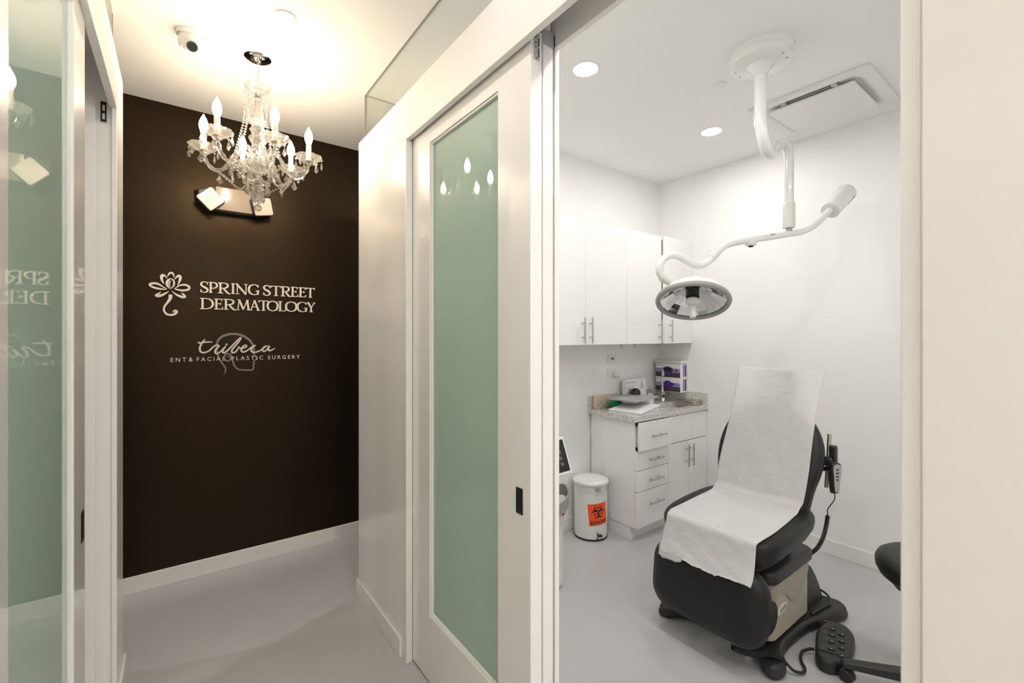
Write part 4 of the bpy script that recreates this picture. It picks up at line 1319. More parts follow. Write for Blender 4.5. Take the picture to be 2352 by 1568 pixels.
cyl(b, (3.325, 2.425, GZ + 0.12), (0, 0, 1), 0.004, 0.022, 12)
tube(b, [(3.325, 2.425, GZ + 0.140), (3.310, 2.410, GZ + 0.142), (3.295, 2.395, GZ + 0.135)], 0.005, 10)
obj('pump', b, M['clearp'], t)
tag(obj('tissue_box', bx(nb(), 3.175, 3.235, 2.315, 2.36, GZ + 0.0005, GZ + 0.055), M['sheet'], bevel=0.002), 'small white box on the counter behind the laptop corner', 'box')
t = thing('instrument_tray', (3.490, 2.155, GZ), 'stainless steel lidded instrument tray right of the sink', 'tray')
T = rotz((3.490, 2.155, GZ), R(4))
obj('tray_base', prism(nb(), rrect(-0.060, 0.060, -0.095, 0.095, 0.022), 0.028, T, z0=0.0005, taper=1.03), M['steel'], t, bevel=0.005)
obj('tray_lid', prism(nb(), rrect(-0.064, 0.064, -0.099, 0.099, 0.024), 0.008, T, z0=0.029, taper=0.97), M['steel'], t, bevel=0.003)

# outlets
def outlet(x0, x1, z0, z1, label, usb):
    t = thing('wall_outlet', ((x0 + x1) / 2, YB, z0), label, 'outlet')
    obj('cover_plate', bx(nb(), x0, x1, YB - 0.006, YB, z0, z1), M['white'], t, bevel=0.002)
    w = (x1 - x0)
    obj('insert', bx(nb(), x0 + w * 0.18, x1 - w * 0.18, YB - 0.008, YB - 0.006, z0 + 0.018, z1 - 0.018), M['white'], t, bevel=0.001)
    if usb:
        for k in (0.44, 0.62):
            obj('socket', bx(nb(), x0 + w * k - 0.006, x0 + w * k + 0.006, YB - 0.0085, YB - 0.0078, z0 + 0.028, z0 + 0.047), M['black_void'], t, smooth=False)
    else:
        b = nb()
        for k in (-0.004, 0.004):
            bx(b, x0 + w * .32 + k - .001, x0 + w * .32 + k + .001, YB - 0.0085, YB - 0.0078, z0 + 0.034, z0 + 0.044)
        obj('socket', b, M['greyink'], t, smooth=False)
outlet(2.854, 2.968, 1.268, 1.341, 'white wall outlet plate with two small black sockets, the upper one', True)
outlet(2.854, 2.968, 1.145, 1.218, 'white wall outlet plate with a charger plugged in, the lower one', False)
t = thing('charger', (2.945, YB - 0.045, 1.15), 'white charger with a thin cable plugged into the lower wall outlet', 'charger')
obj('plug', bx(nb(), 2.918, 2.978, YB - 0.044, YB - 0.009, 1.156, 1.186), M['white'], t, bevel=0.006)
b = nb()
tube(b, [(2.975, 2.468, 1.172), (2.978, 2.455, 1.15), (2.94, 2.45, 1.09), (2.86, 2.44, 1.035), (2.76, 2.425, 0.985), (2.68, 2.41, 0.945), (2.622, 2.40, 0.912), (2.605, 2.40, 0.86), (2.575, 2.42, 0.76), (2.545, 2.43, 0.685), (2.57, 2.43, 0.670), (2.61, 2.42, 0.655), (2.635, 2.39, 0.60), (2.641, 2.36, 0.52), (2.637, 2.355, 0.46), (2.628, 2.375, 0.435), (2.618, 2.40, 0.43)], 0.0018, 8, 6)
obj('cable', b, M['white'], t)
b = nb()
tube(b, [(2.74, 2.42, 0.9166), (2.66, 2.395, 0.9166), (2.622, 2.38, 0.910), (2.618, 2.375, 0.86), (2.634, 2.372, 0.76), (2.640, 2.37, 0.66), (2.640, 2.36, 0.55), (2.632, 2.38, 0.45), (2.622, 2.42, 0.40)], 0.0015, 8, 6)
tag(obj('loose_cable', b, M['white']), 'thin pale cable hanging down the left end of the base cabinet', 'cable')

# ------------------------------------------------------------------ ceiling-mounted surgical lamp
LX0, LY0 = 2.299, 1.029
t = thing('surgical_lamp', (LX0, LY0, CE), 'white ceiling-mounted surgical lamp on a curved tube arm over the exam chair', 'lamp')
T = Matrix.Translation((LX0, LY0, 0))
mt = obj('ceiling_mount', lathe(nb(), [(0, 2.778), (0.032, 2.778), (0.036, 2.786), (0.046, 2.806), (0.062, 2.826), (0.120, 2.830), (0.136, 2.836), (0.134, 2.845), (0.134, 2.868), (0.142, 2.874), (0.144, 2.896), (0, 2.896)], 48, T), M['lamp_white'], t)
for a in (80, 108, 260, 288):
    obj('screw', cyl(nb(), (LX0 + 0.112 * math.cos(R(a)), LY0 + 0.112 * math.sin(R(a)), 2.8300), (0, 0, -1), 0.0045, 0.003, 12), M['grey'], mt)
tp = [(2.299, 1.029, 2.79), (2.299, 1.029, 2.66), (2.299, 1.029, 2.573), (2.302, 1.026, 2.515), (2.322, 1.024, 2.462), (2.366, 1.028, 2.425), (2.44, 1.038, 2.432), (2.57, 1.070, 2.504), (2.70, 1.096, 2.572), (2.775, 1.109, 2.596), (2.825, 1.115, 2.580), (2.847, 1.117, 2.535), (2.849, 1.117, 2.464), (2.849, 1.117, 2.30), (2.849, 1.117, 2.26)]
obj('drop_tube', tube(nb(), tp, [0.0285, 0.0285, 0.028, 0.0265, 0.026, 0.0255], 20, 5), M['lamp_white'], t)
obj('swivel_sleeve', lathe(nb(), [(0, 2.125), (0.029, 2.125), (0.0325, 2.13), (0.0325, 2.265), (0.0275, 2.272), (0.026, 2.272), (0, 2.272)], 28, Matrix.Translation((2.849, 1.117, 0))), M['ivory'], t)
obj('pivot_pin', cyl(nb(), (2.849, 1.117, 2.085), (0, 0, 1), 0.016, 0.042, 20), M['grey'], t)
AP = [(3.175, 1.016, 2.262), (3.156, 1.022, 2.246), (3.09, 1.043, 2.190), (3.018, 1.065, 2.142), (2.939, 1.089, 2.110), (2.849, 1.117, 2.092), (2.74, 1.155, 2.069), (2.63, 1.193, 2.048), (2.54, 1.226, 2.030), (2.475, 1.250, 2.016), (2.425, 1.268, 1.998), (2.385, 1.283, 1.972), (2.351, 1.292, 1.941), (2.320, 1.302, 1.912), (2.285, 1.313, 1.888), (2.250, 1.325, 1.878), (2.215, 1.338, 1.884), (2.170, 1.358, 1.906), (2.125, 1.378, 1.925), (2.085, 1.395, 1.924), (2.050, 1.408, 1.903), (2.031, 1.416, 1.870), (2.031, 1.418, 1.832), (2.048, 1.408, 1.803), (2.078, 1.394, 1.786), (2.105, 1.382, 1.772)]
obj('arm_tube', tube(nb(), AP, 0.0195, 18, 4), M['lamp_white'], t)
for i, j in ((12, 13), (23, 24)):
    p, d = Vector(AP[i]), (Vector(AP[j]) - Vector(AP[i]))
    obj('collar', cyl(nb(), p - d.normalized() * 0.012, d, 0.0225, 0.045, 24), M['ivory'], t)
kb = obj('switch_cup', lathe(nb(), [(0, -0.012), (0.022, -0.012), (0.030, -0.004), (0.034, 0.012), (0, 0.016)], 24, Matrix.Translation((2.585, 1.209, 2.016))), M['lamp_white'], t)
obj('switch_button', cyl(nb(), (2.585, 1.209, 2.0042), (0, 0, -1), 0.012, 0.006, 16), M['black_void'], kb)
cd = (Vector((3.284, 0.983, 2.362)) - Vector((3.170, 1.018, 2.258))).normalized()
cp = Vector((3.172, 1.017, 2.258))
cwb = obj('counterweight', lathe(nb(), [(0, 0), (0.050, 0), (0.0545, 0.004), (0.0545, 0.198), (0.051, 0.203), (0, 0.203)], 36, along(cp, cd)), M['lamp_white'], t)
lowd = Vector((0.06, -0.60, -0.80))
lowd = (lowd - cd * lowd.dot(cd)).normalized()
for k, (d0, ln_) in enumerate(((0.176, 0.016), (0.146, 0.020), (0.115, 0.016))):
    Tk = fr(cp + cd * d0 + lowd * 0.0535, cd, lowd.cross(cd), lowd)
    obj('slot', prism(nb(), rrect(0, ln_, -0.006, 0.006, 0.003), 0.0022, Tk), M['black_void'] if k == 0 else M['grey'], cwb, smooth=False)
# maker's lettering on the arm
ax_ = (Vector(AP[5]) - Vector(AP[8])).normalized()
ref_ = Vector((-0.75, -0.65, 0.1))
for body, wd, off, cap in (('Ritter', 0.043, 0.105, 0.0105), ('355', 0.036, 0.175, 0.011)):
    b = text_bm(body, None, width=wd, height=cap, depth=0.0003, bold=0.012)
    c0 = Vector(AP[8]) + ax_ * off
    wrap(b, c0, 0.0197, 'a', ax_, ref_)
    obj('lettering', b, M['ink'], t, smooth=False)
# head
hc = Vector((2.215, 1.341, 1.678))
tilt = R(27)
hd = Vector((-0.852, -0.523, 0)).normalized() * math.sin(tilt) + Vector((0, 0, -1)) * math.cos(tilt)
TH = along(hc, -hd)   # +z points to the back of the dome
hs = obj('head_shell', lathe(nb(), [(0.176, 0.002), (0.184, 0.012), (0.180, 0.028), (0.160, 0.055), (0.125, 0.082), (0.098, 0.092), (0.094, 0.100), (0.088, 0.112), (0.060, 0.124), (0, 0.128)], 56, TH), M['lamp_white'], t)
obj('rim', lathe(nb(), [(0.166, 0.004), (0.168, -0.006), (0.178, -0.011), (0.188, -0.006), (0.192, 0.004), (0.189, 0.014), (0.180, 0.016), (0.172, 0.012), (0.166, 0.004)], 64, TH), M['grey'], hs)
b = nb()
prof = [(0.168, 0.010), (0.150, 0.026), (0.125, 0.044), (0.098, 0.058), (0.068, 0.068), (0.040, 0.072), (0, 0.072)]
lathe(b, prof, 18, TH)
obj('reflector', b, M['mirror'], hs, smooth=False)
b = lathe(nb(), [(0, 0.071), (0.034, 0.071), (0.034, 0.030), (0.028, 0.028), (0.028, 0.020), (0.034, 0.018), (0.034, 0.010), (0, 0.010)], 28, TH)
obj('bulb_housing', b, M['char'], hs)
b = lathe(nb(), [(0, 0.012), (0.037, 0.010), (0.036, -0.002), (0.022, -0.010), (0.0165, -0.016), (0.0160, -0.088), (0.013, -0.094), (0, -0.094)], 28, TH)
obj('handle', b, M['white'], hs)
# yoke block between arm and dome
yk = Vector((2.135, 1.375, 1.765))
b = nb()
tube(b, [(2.098, 1.385, 1.775), (2.125, 1.375, 1.765), (2.150, 1.366, 1.762)], 0.021, 16)
obj('yoke', b, M['lamp_white'], t)

# ------------------------------------------------------------------ ceiling air-conditioning cassette
ax0, ax1, ay0, ay1 = 2.82, 3.45, 0.735, 1.345
t = thing('air_conditioner', ((ax0 + ax1) / 2, (ay0 + ay1) / 2, CE), 'white square air-conditioning cassette in the exam room ceiling', 'air conditioner')
xm, ym = (ax0 + ax1) / 2, (ay0 + ay1) / 2
def sqring(bm, h0, z0, h1, z1, r0=0.03, r1=0.03):
    """sloping frame face between two rounded squares of half width h"""
    A = rrect(xm - h0, xm + h0, ym - h0, ym + h0, r0)
    B = rrect(xm - h1, xm + h1, ym - h1, ym + h1, r1)
    a = [bm.verts.new((p[0], p[1], z0)) for p in A]
    c = [bm.verts.new((p[0], p[1], z1)) for p in B]
    for i in range(len(a)):
        j = (i + 1) % len(a)
        bm.faces.new((a[i], a[j], c[j], c[i]))
hw = 0.308
b = nb()
sqring(b, hw, CE - 0.0005, hw, CE - 0.013, 0.02, 0.02)
sqring(b, hw, CE - 0.013, hw - 0.012, CE - 0.017, 0.02, 0.03)
sqring(b, hw - 0.012, CE - 0.017, 0.255, CE - 0.014, 0.03, 0.07)
sqring(b, 0.255, CE - 0.014, 0.226, CE - 0.002, 0.07, 0.04)
sqring(b, 0.226, CE - 0.002, 0.10, CE - 0.0008, 0.04, 0.04)
obj('frame', b, M['white'], t)
T = Matrix.Identity(4)
obj('front_panel', prism(nb(), rrect(xm - 0.218, xm + 0.218, ym - 0.218, ym + 0.218, 0.012), 0.012, T, z0=CE - 0.030), M['white'], t, bevel=0.003)
b = nb()
for y in (ym - 0.13, ym + 0.13):
    bx(b, xm - 0.245, xm - 0.200, y - 0.012, y + 0.012, CE - 0.018, CE - 0.004)
    bx(b, xm + 0.200, xm + 0.245, y - 0.012, y + 0.012, CE - 0.018, CE - 0.004)
obj('panel_hook', b, M['lgrey'], t, smooth=False)
b = nb()
bx(b, xm - 0.232, xm - 0.222, ym - 0.15, ym + 0.15, CE - 0.004, CE - 0.0025)
obj('air_slot', b, M['black_void'], t, smooth=False)

# ------------------------------------------------------------------ pedal bin with a biohazard label
TX, TY = 2.492, 2.343
t = thing('pedal_bin', (TX, TY, 0), 'white round pedal bin with an orange biohazard label in the corner', 'bin')
T = Matrix.Translation((TX, TY, 0))
obj('bin_body', lathe(nb(), [(0, 0.012), (0.122, 0.012), (0.123, 0.02), (0.126, 0.40), (0.127, 0.405), (0, 0.405)], 56, T), M['lamp_white'], t)
obj('base_ring', lathe(nb(), [(0, 0), (0.123, 0), (0.1255, 0.004), (0.1255, 0.013), (0.122, 0.014), (0, 0.014)], 56, T), M['black'], t)
ld = obj('lid', lathe(nb(), [(0.130, 0.402), (0.134, 0.404), (0.1345, 0.418), (0.126, 0.428), (0.10, 0.436), (0.05, 0.441), (0, 0.442), (0, 0.406), (0.128, 0.404)], 56, T), M['lamp_white'], t)
b = nb()
n = 72
ra = []
for k, (zz, ro) in enumerate(((0.410, 0.1275), (0.395, 0.131), (0.375, 0.1335), (0.355, 0.1315), (0.338, 0.1275))):
    ring_ = []
    for i in range(n):
        a = 2 * PI * i / n
        w = 1 + (0.018 * math.sin(a * 9 + k * 0.9) + 0.012 * math.sin(a * 17 + 2)) * (0.2 + 0.25 * k)
        dz = (0.012 * math.sin(a * 5 + 1) + 0.006 * math.sin(a * 13)) * (k / 4)
        ring_.append(b.verts.new((TX + ro * w * math.cos(a), TY + ro * w * math.sin(a), zz + dz)))
    ra.append(ring_)
for a, e in zip(ra[:-1], ra[1:]):
    for i in range(n):
        j = (i + 1) % n
        b.faces.new((a[i], e[i], e[j], a[j]))
obj('bin_liner', b, M['bag'], t)
a_cam = math.atan2(-TY, -TX)
a_lab = a_cam + R(27)
br = 0.1252
b = nb()
for k in range(3):
    pass
# rim latch
for i in range(4):
    bx(b, -0.018 + 0.009 * i, -0.009 + 0.009 * i, 0, 0.016, 0, 0.006)
wrap(b, (TX, TY, 0.372), 0.1295, 'v', None, a_cam + R(24))
obj('lid_clip', b, M['grey'], t)
# label: a sheet wrapped round the body, with symbol and word
LW, LH = 0.152, 0.158
def lab_rot(bm, deg=-5):
    c_, s_ = math.cos(R(deg)), math.sin(R(deg))
    for v in bm.verts:
        x, y = v.co.x, v.co.y
        v.co.x, v.co.y = x * c_ - y * s_, x * s_ + y * c_
    return bm
def lab(name, bm, material, parent, lift):
    for v in bm.verts:
        v.co.z += lift
    lab_rot(bm, 5)
    wrap(bm, (TX, TY, 0.197), br, 'v', None, a_lab)
    return obj(name, bm, material, parent, smooth=False)
b = nb()
for i in range(24):
    xa, xb = -LW / 2 + LW * i / 24, -LW / 2 + LW * (i + 1) / 24
    bx(b, xa, xb, -LH / 2, LH / 2, 0, 0.0004)
sk = lab('biohazard_label', b, M['orange'], t, 0.0)
def sector_ring(bm, c0, r0, r1, a0, a1, n=14):
    pa = [(c0[0] + r1 * math.cos(R(a0 + (a1 - a0) * i / n)), c0[1] + r1 * math.sin(R(a0 + (a1 - a0) * i / n))) for i in range(n + 1)]
    pb = [(c0[0] + r0 * math.cos(R(a0 + (a1 - a0) * i / n)), c0[1] + r0 * math.sin(R(a0 + (a1 - a0) * i / n))) for i in range(n + 1)]
    for i in range(n):
        prism(bm, [pb[i], pa[i], pa[i + 1], pb[i + 1]], 0.0003)
b = nb()
cy0 = 0.018
SK = 1.16
for k in range(3):
    a = 90 + 120 * k
    ca = (0.023 * math.cos(R(a)), cy0 + 0.023 * math.sin(R(a)))
    # crescent opening outwards: thick towards the middle, running out to two horn tips
    n = 26
    for i in range(n):
        def w_(t):
            s_ = abs(t) / 150.0
            return 0.0125 * (1 - s_ ** 1.8) + 0.0006
        a0, a1 = -148 + 296 * i / n, -148 + 296 * (i + 1) / n
        ro = 0.0265
        q_ = []
        for t_, rr in ((a0, ro - w_(a0)), (a0, ro), (a1, ro), (a1, ro - w_(a1))):
            an = R(a + 180 + t_)
            q_.append((ca[0] + rr * math.cos(an), ca[1] + rr * math.sin(an)))
        prism(b, q_, 0.0003)
    sector_ring(b, (0, cy0), 0.0245, 0.0300, a - 26, a + 26)
for v in b.verts:
    v.co.x *= SK
    v.co.y = cy0 + (v.co.y - cy0) * SK
lab('biohazard_symbol', b, M['ink'], sk, 0.0005)
b = nb()
prism(b, circle(0.0062, 20, (0, cy0)), 0.0003)
lab('symbol_centre', b, M['orange'], sk, 0.001)
b = text_bm('BIOHAZARD', Matrix.Translation((-LW / 2 + 0.010, -LH / 2 + 0.010, 0)), width=LW - 0.018, height=0.027, depth=0.0003, bold=0.022)
bmesh.ops.subdivide_edges(b, edges=[e for e in b.edges if e.calc_length() > 0.012], cuts=2)
lab('label_lettering', b, M['ink'], sk, 0.0005)
T = along((TX + 0.1235 * math.cos(a_cam + R(30)), TY + 0.1235 * math.sin(a_cam + R(30)), 0.035), (math.cos(a_cam + R(30)), math.sin(a_cam + R(30)), 0))
pd = obj('pedal', prism(nb(), circle(1, 24, (0, 0.008), 0.021, 0.008), 0.020, T, z0=-0.002), M['char'], t, bevel=0.002)
b = nb()
for y in (-0.012, 0.026):
    prism(b, rrect(-0.020, -0.014, y - 0.006, y + 0.006, 0.002), 0.003, T, z0=0.0005)
obj('pedal_slot', b, M['black_void'], pd, smooth=False)

# ------------------------------------------------------------------ laser treatment machine behind the sliding door
t = thing('laser_machine', (1.72, 2.09, 0), 'white wheeled medical machine with a dark touch panel, half hidden behind the sliding door', 'machine')
b = prism(nb(), rrect(1.565, 1.858, 1.945, 2.275, 0.05), 0.46, None, z0=0.015)
bd = obj('machine_body', b, M['lamp_white'], t, bevel=0.006)
obj('base_skirt', prism(nb(), rrect(1.575, 1.848, 1.955, 2.265, 0.045), 0.0145, None, z0=0.0), M['white'], t)
b = prism(nb(), rrect(1.59, 1.838, 1.965, 2.225, 0.05), 0.16, None, z0=0.4755, taper=0.93)
obj('machine_neck', b, M['lamp_white'], t, bevel=0.01)
b = nb()
tube(b, [(1.62, 1.9445, 0.335), (1.72, 1.9445, 0.35), (1.80, 1.9445, 0.37), (1.845, 1.9535, 0.395), (1.8585, 1.99, 0.41), (1.8585, 2.10, 0.42)], 0.0035, 8, 6)
b2 = nb()
hb = [(1.58, 1.905, 0.49), (1.66, 1.880, 0.495), (1.74, 1.880, 0.503), (1.81, 1.900, 0.511), (1.872, 1.94, 0.520), (1.915, 1.995, 0.530), (1.930, 2.05, 0.537), (1.862, 2.065, 0.537)]
for off in (0,):
    q_ = cat(hb, 6)
    n = len(q_)
    ri = []
    for p in q_:
        d_ = Vector((p[0] - 1.70, p[1] - 2.09, 0)).normalized()
        ri.append([b2.verts.new(Vector(p) + d_ * a + Vector((0, 0, z))) for a, z in ((-0.004, -0.034), (0.004, -0.034), (0.004, 0.034), (-0.004, 0.034))])
    for a, e in zip(ri[:-1], ri[1:]):
        for i in range(4):
            j = (i + 1) % 4
            b2.faces.new((a[i], a[j], e[j], e[i]))
    b2.faces.new(ri[0])
    b2.faces.new(ri[-1][::-1])
obj('grab_handle', b2, M['grey'], t)
obj('seam_line', b, M['lgrey'], t)
obj('neck_band', prism(nb(), rrect(1.598, 1.828, 1.973, 2.215, 0.045), 0.018, None, z0=0.640), M['grey'], t, bevel=0.003)
ob = obj('emergency_ring', cyl(nb(), (1.805, 1.947, 0.457), (0.2, -0.98, 0), 0.020, 0.006, 24), M['yellow'], t)
obj('emergency_button', lathe(nb(), [(0, 0.03), (0.011, 0.03), (0.016, 0.024), (0.016, 0.016), (0.010, 0.012), (0.010, 0.004), (0, 0.004)], 24, along((1.805, 1.944, 0.457), (0.2, -0.98, 0))), M['red'], ob)
# tilted console
TC = fr((1.727, 1.962, 0.777), (1, 0, 0.02), (0, 0.36, 0.93))
cs = obj('console', prism(nb(), rrect(-0.165, 0.165, -0.112, 0.110, 0.012), 0.045, TC, z0=-0.045), M['lamp_white'], t, bevel=0.006)
scn = obj('touch_screen', prism(nb(), rrect(-0.148, 0.148, -0.092, 0.094, 0.004), 0.001, TC, z0=0.0), M['screen'], cs, smooth=False)
obj('display', bx(nb(), -0.10, 0.062, -0.070, 0.03, 0.0012, 0.0016, TC), M['grey'], scn, smooth=False)
b = nb()
for k in range(4):
    ribbon(b, [(0.098 + 0.009 * sx, 0.055 - 0.034 * k + 0.008 * sy) for sx, sy in ((-1, -1), (1, -1), (1, 1), (-1, 1))], [0.0018] * 4, 0.0005, TC @ Matrix.Translation((0, 0, 0.0012)), 0, True)
    bx(b, 0.094, 0.103, 0.053 - 0.034 * k, 0.056 - 0.034 * k, 0.0012, 0.0017, TC)
obj('key_icon', b, M['lgrey'], scn, smooth=False)

# ------------------------------------------------------------------ power procedure chair
YC = 1.142
chair = thing('procedure_chair', (2.40, YC, 0), 'black padded power procedure chair with a beige base in the exam room', 'chair')
foot = [(2.055, 0.875), (2.095, 0.845), (2.15, 0.850), (2.21, 0.885), (2.30, 0.905), (2.52, 0.900), (2.68, 0.860), (2.79, 0.825), (2.86, 0.830), (2.90, 0.875), (2.885, 0.960), (2.872, YC)]
outl = cat(foot + [(x, 2 * YC - y + (0.03 if x < 2.2 else 0.0)) for x, y in foot[-2::-1]] + [(2.070, 1.39), (2.14, 1.31), (2.17, YC), (2.15, 0.99), (2.075, 0.925)], 5, True)
obj('base_plate', prism(nb(), outl, 0.052, None, z0=0.008, taper=0.965), M['char'], chair, bevel=0.014, seg=3)
b = nb()
for x, y in ((2.105, 0.890), (2.105, 2 * YC - 0.865), (2.845, 0.880), (2.845, 2 * YC - 0.880)):
    obj('foot_pad', cyl(nb(), (x, y, 0), (0, 0, 1), 0.03, 0.0095, 20), M['black'], chair)
b.free()
# rear column cover
b = nb()
lv = []
for x0, x1, hw_, zz in ((2.60, 2.872, 0.20, 0.056), (2.60, 2.865, 0.19, 0.11), (2.60, 2.845, 0.175, 0.175), (2.60, 2.815, 0.165, 0.225), (2.60, 2.77, 0.145, 0.248)):
    lv.append([b.verts.new((p[0], p[1], zz)) for p in rrect(x0, x1, YC - hw_, YC + hw_, 0.045)])
for a, e in zip(lv[:-1], lv[1:]):
    for i in range(len(a)):
        j = (i + 1) % len(a)
        b.faces.new((a[i], a[j], e[j], e[i]))
b.faces.new(lv[0][::-1])
b.faces.new(lv[-1])
obj('rear_cover', b, M['char'], chair)
b = nb()
tube(b, [(2.60, 0.915, 0.072), (2.70, 0.905, 0.070), (2.79, 0.895, 0.068), (2.845, 0.925, 0.082), (2.868, 1.0, 0.088), (2.872, 1.08, 0.088)], 0.006, 8, 6)
obj('power_cord', b, M['black'], chair)
# motor housing
hx0, hx1, hy0, hy1 = 2.175, 2.615, 0.925, 2 * YC - 0.925
obj('motor_housing', prism(nb(), rrect(hx0, hx1, hy0, hy1, 0.045), 0.265, None, z0=0.085), M['beige'], chair, bevel=0.004)
wave = cat([(2.168, 0.262), (2.215, 0.276), (2.265, 0.287), (2.315, 0.272), (2.365, 0.225), (2.415, 0.197), (2.465, 0.198), (2.51, 0.225), (2.555, 0.270), (2.59, 0.310), (2.618, 0.343)], 5)
# shroud wrapped round the upper housing, its lower edge curved along the flanks
def wave_z(x):
    if x <= wave[0][0]:
        return wave[0][1]
    for p, q in zip(wave[:-1], wave[1:]):
        if p[0] <= x <= q[0]:
            return p[1] + (q[1] - p[1]) * (x - p[0]) / max(q[0] - p[0], 1e-9)
    return wave[-1][1]
ol = rrect(hx0 - 0.0045, hx1 + 0.0045, hy0 - 0.0045, hy1 + 0.0045, 0.049)
dense = []
for i in range(len(ol)):
    p, q = ol[i], ol[(i + 1) % len(ol)]
    k_ = max(1, int(math.hypot(q[0] - p[0], q[1] - p[1]) / 0.008))
    dense += [(p[0] + (q[0] - p[0]) * j / k_, p[1] + (q[1] - p[1]) * j / k_) for j in range(k_)]
b = nb()
xm_, ym_ = (hx0 + hx1) / 2, (hy0 + hy1) / 2
top_ = [b.verts.new((x, y, 0.3496)) for x, y in dense]
low_ = [b.verts.new((x, y, min(wave_z(x), 0.345))) for x, y in dense]
inn_ = [b.verts.new((xm_ + (x - xm_) * 0.978, ym_ + (y - ym_) * 0.978, min(wave_z(x), 0.345))) for x, y in dense]
for i in range(len(dense)):
    j = (i + 1) % len(dense)
    b.faces.new((low_[i], low_[j], top_[j], top_[i]))
    b.faces.new((inn_[i], inn_[j], low_[j], low_[i]))
b.faces.new(top_)
obj('upper_shroud', b, M['beige2'], chair)
TB = fr((2.283, hy0 - 0.0002, 0.212), (0.985, 0, 0.16), (-0.16, 0, 0.985), (0, -1, 0))
bd = obj('badge', prism(nb(), circle(1, 32, (0, 0), 0.052, 0.019), 0.003, TB), M['ivory'], chair)
obj('badge_plate', prism(nb(), rrect(-0.030, 0.042, -0.0085, 0.0115, 0.005), 0.0006, TB, z0=0.003), M['whiteink'], bd, smooth=False)
obj('badge_lettering', text_bm('RITTER', TB @ Matrix.Translation((-0.026, -0.002, 0.0038)), width=0.062, height=0.0105, depth=0.0004, bold=0.01), mat('badge_red', (0.22, 0.02, 0.02), 0.4, vary=0.05), bd, smooth=False)
obj('badge_line', bx(nb(), -0.024, 0.036, -0.0065, -0.0042, 0.0037, 0.0042, TB), M['ink'], bd, smooth=False)
# tray under the seat
obj('seat_tray', prism(nb(), rrect(2.150, 2.628, 0.905, 2 * YC - 0.905, 0.055), 0.062, None, z0=0.3505, taper=1.0), M['char'], chair, bevel=0.018, seg=3)
obj('seat_frame', prism(nb(), rrect(2.12, 2.50, 0.96, 2 * YC - 0.96, 0.04), 0.05, None, z0=0.413), M['black'], chair)

def loft(bm, sections):
    """closed skin through equal point loops"""
    rs = [[bm.verts.new(p) for p in s_] for s_ in sections]
    n = len(rs[0])
    for a, e in zip(rs[:-1], rs[1:]):
        for i in range(n):
            j = (i + 1) % n
            bm.faces.new((a[i], a[j], e[j], e[i]))
    bm.faces.new(rs[0][::-1])
    bm.faces.new(rs[-1])
    return bm
# seat cushion: outline in plan, pillowed top and bottom
plan = cat([(1.985, YC), (1.990, 1.28), (2.015, 1.372), (2.075, 1.415), (2.20, 1.436), (2.40, 1.436), (2.515, 1.418), (2.572, 1.385), (2.585, 1.33), (2.575, YC), (2.585, 2 * YC - 1.33), (2.572, 2 * YC - 1.385), (2.515, 2 * YC - 1.415), (2.40, 2 * YC - 1.425), (2.20, 2 * YC - 1.425), (2.075, 2 * YC - 1.415), (2.015, 2 * YC - 1.372), (1.990, 2 * YC - 1.28)], 5, True)
def seat_z(x):
    return 0.0 + (x - 2.0) * 0.055
secs = []
for k_, zz in ((0.68, 0.445), (0.78, 0.447), (0.86, 0.460), (0.935, 0.488), (0.985, 0.520), (1.0, 0.548), (0.995, 0.566), (0.972, 0.581), (0.93, 0.590), (0.82, 0.593)):
    m_ = 0.285 * (1 - k_)
    loop = []
    for x, y in plan:
        dx, dy = x - 2.285, y - YC
        fx = (0.30 - m_) / 0.30
        fy = (0.283 - m_) / 0.283
        loop.append((2.285 + dx * fx, YC + dy * fy, zz + seat_z(x) + (0.02 * max(0, (x - 2.45) / 0.13) if zz < 0.5 else 0)))
    secs.append(loop)
seat = obj('seat_cushion', loft(nb(), secs), M['vinyl'], chair, angle=60)
# leg rest: stadium-shaped pad facing the door
def stadium(y0, y1, z0, z1, r, n=10):
    return rrect(y0, y1, z0, z1, r, n)
secs = []
for ins, xo in ((0.05, 0.0), (0.018, 0.004), (0.004, 0.018), (0.0, 0.042), (0.004, 0.070), (0.020, 0.094), (0.055, 0.110), (0.11, 0.117)):
    loop = []
    for y, z in stadium(0.862 + ins, 2 * YC - 0.862 - ins, 0.135 + ins, 0.470 - ins, 0.108 - ins * 0.6):
        loop.append((2.052 - xo + (z - 0.33) * 0.10, y, z))
    secs.append(loop)
obj('leg_rest', loft(nb(), secs), M['vinyl'], chair, angle=60)
for s in (0.898, 2 * YC - 0.898):
    obj('hinge_disc', cyl(nb(), (2.072, s - 0.014, 0.262), (0, 1, 0), 0.074, 0.028, 36), M['black'], chair, bevel=0.006)
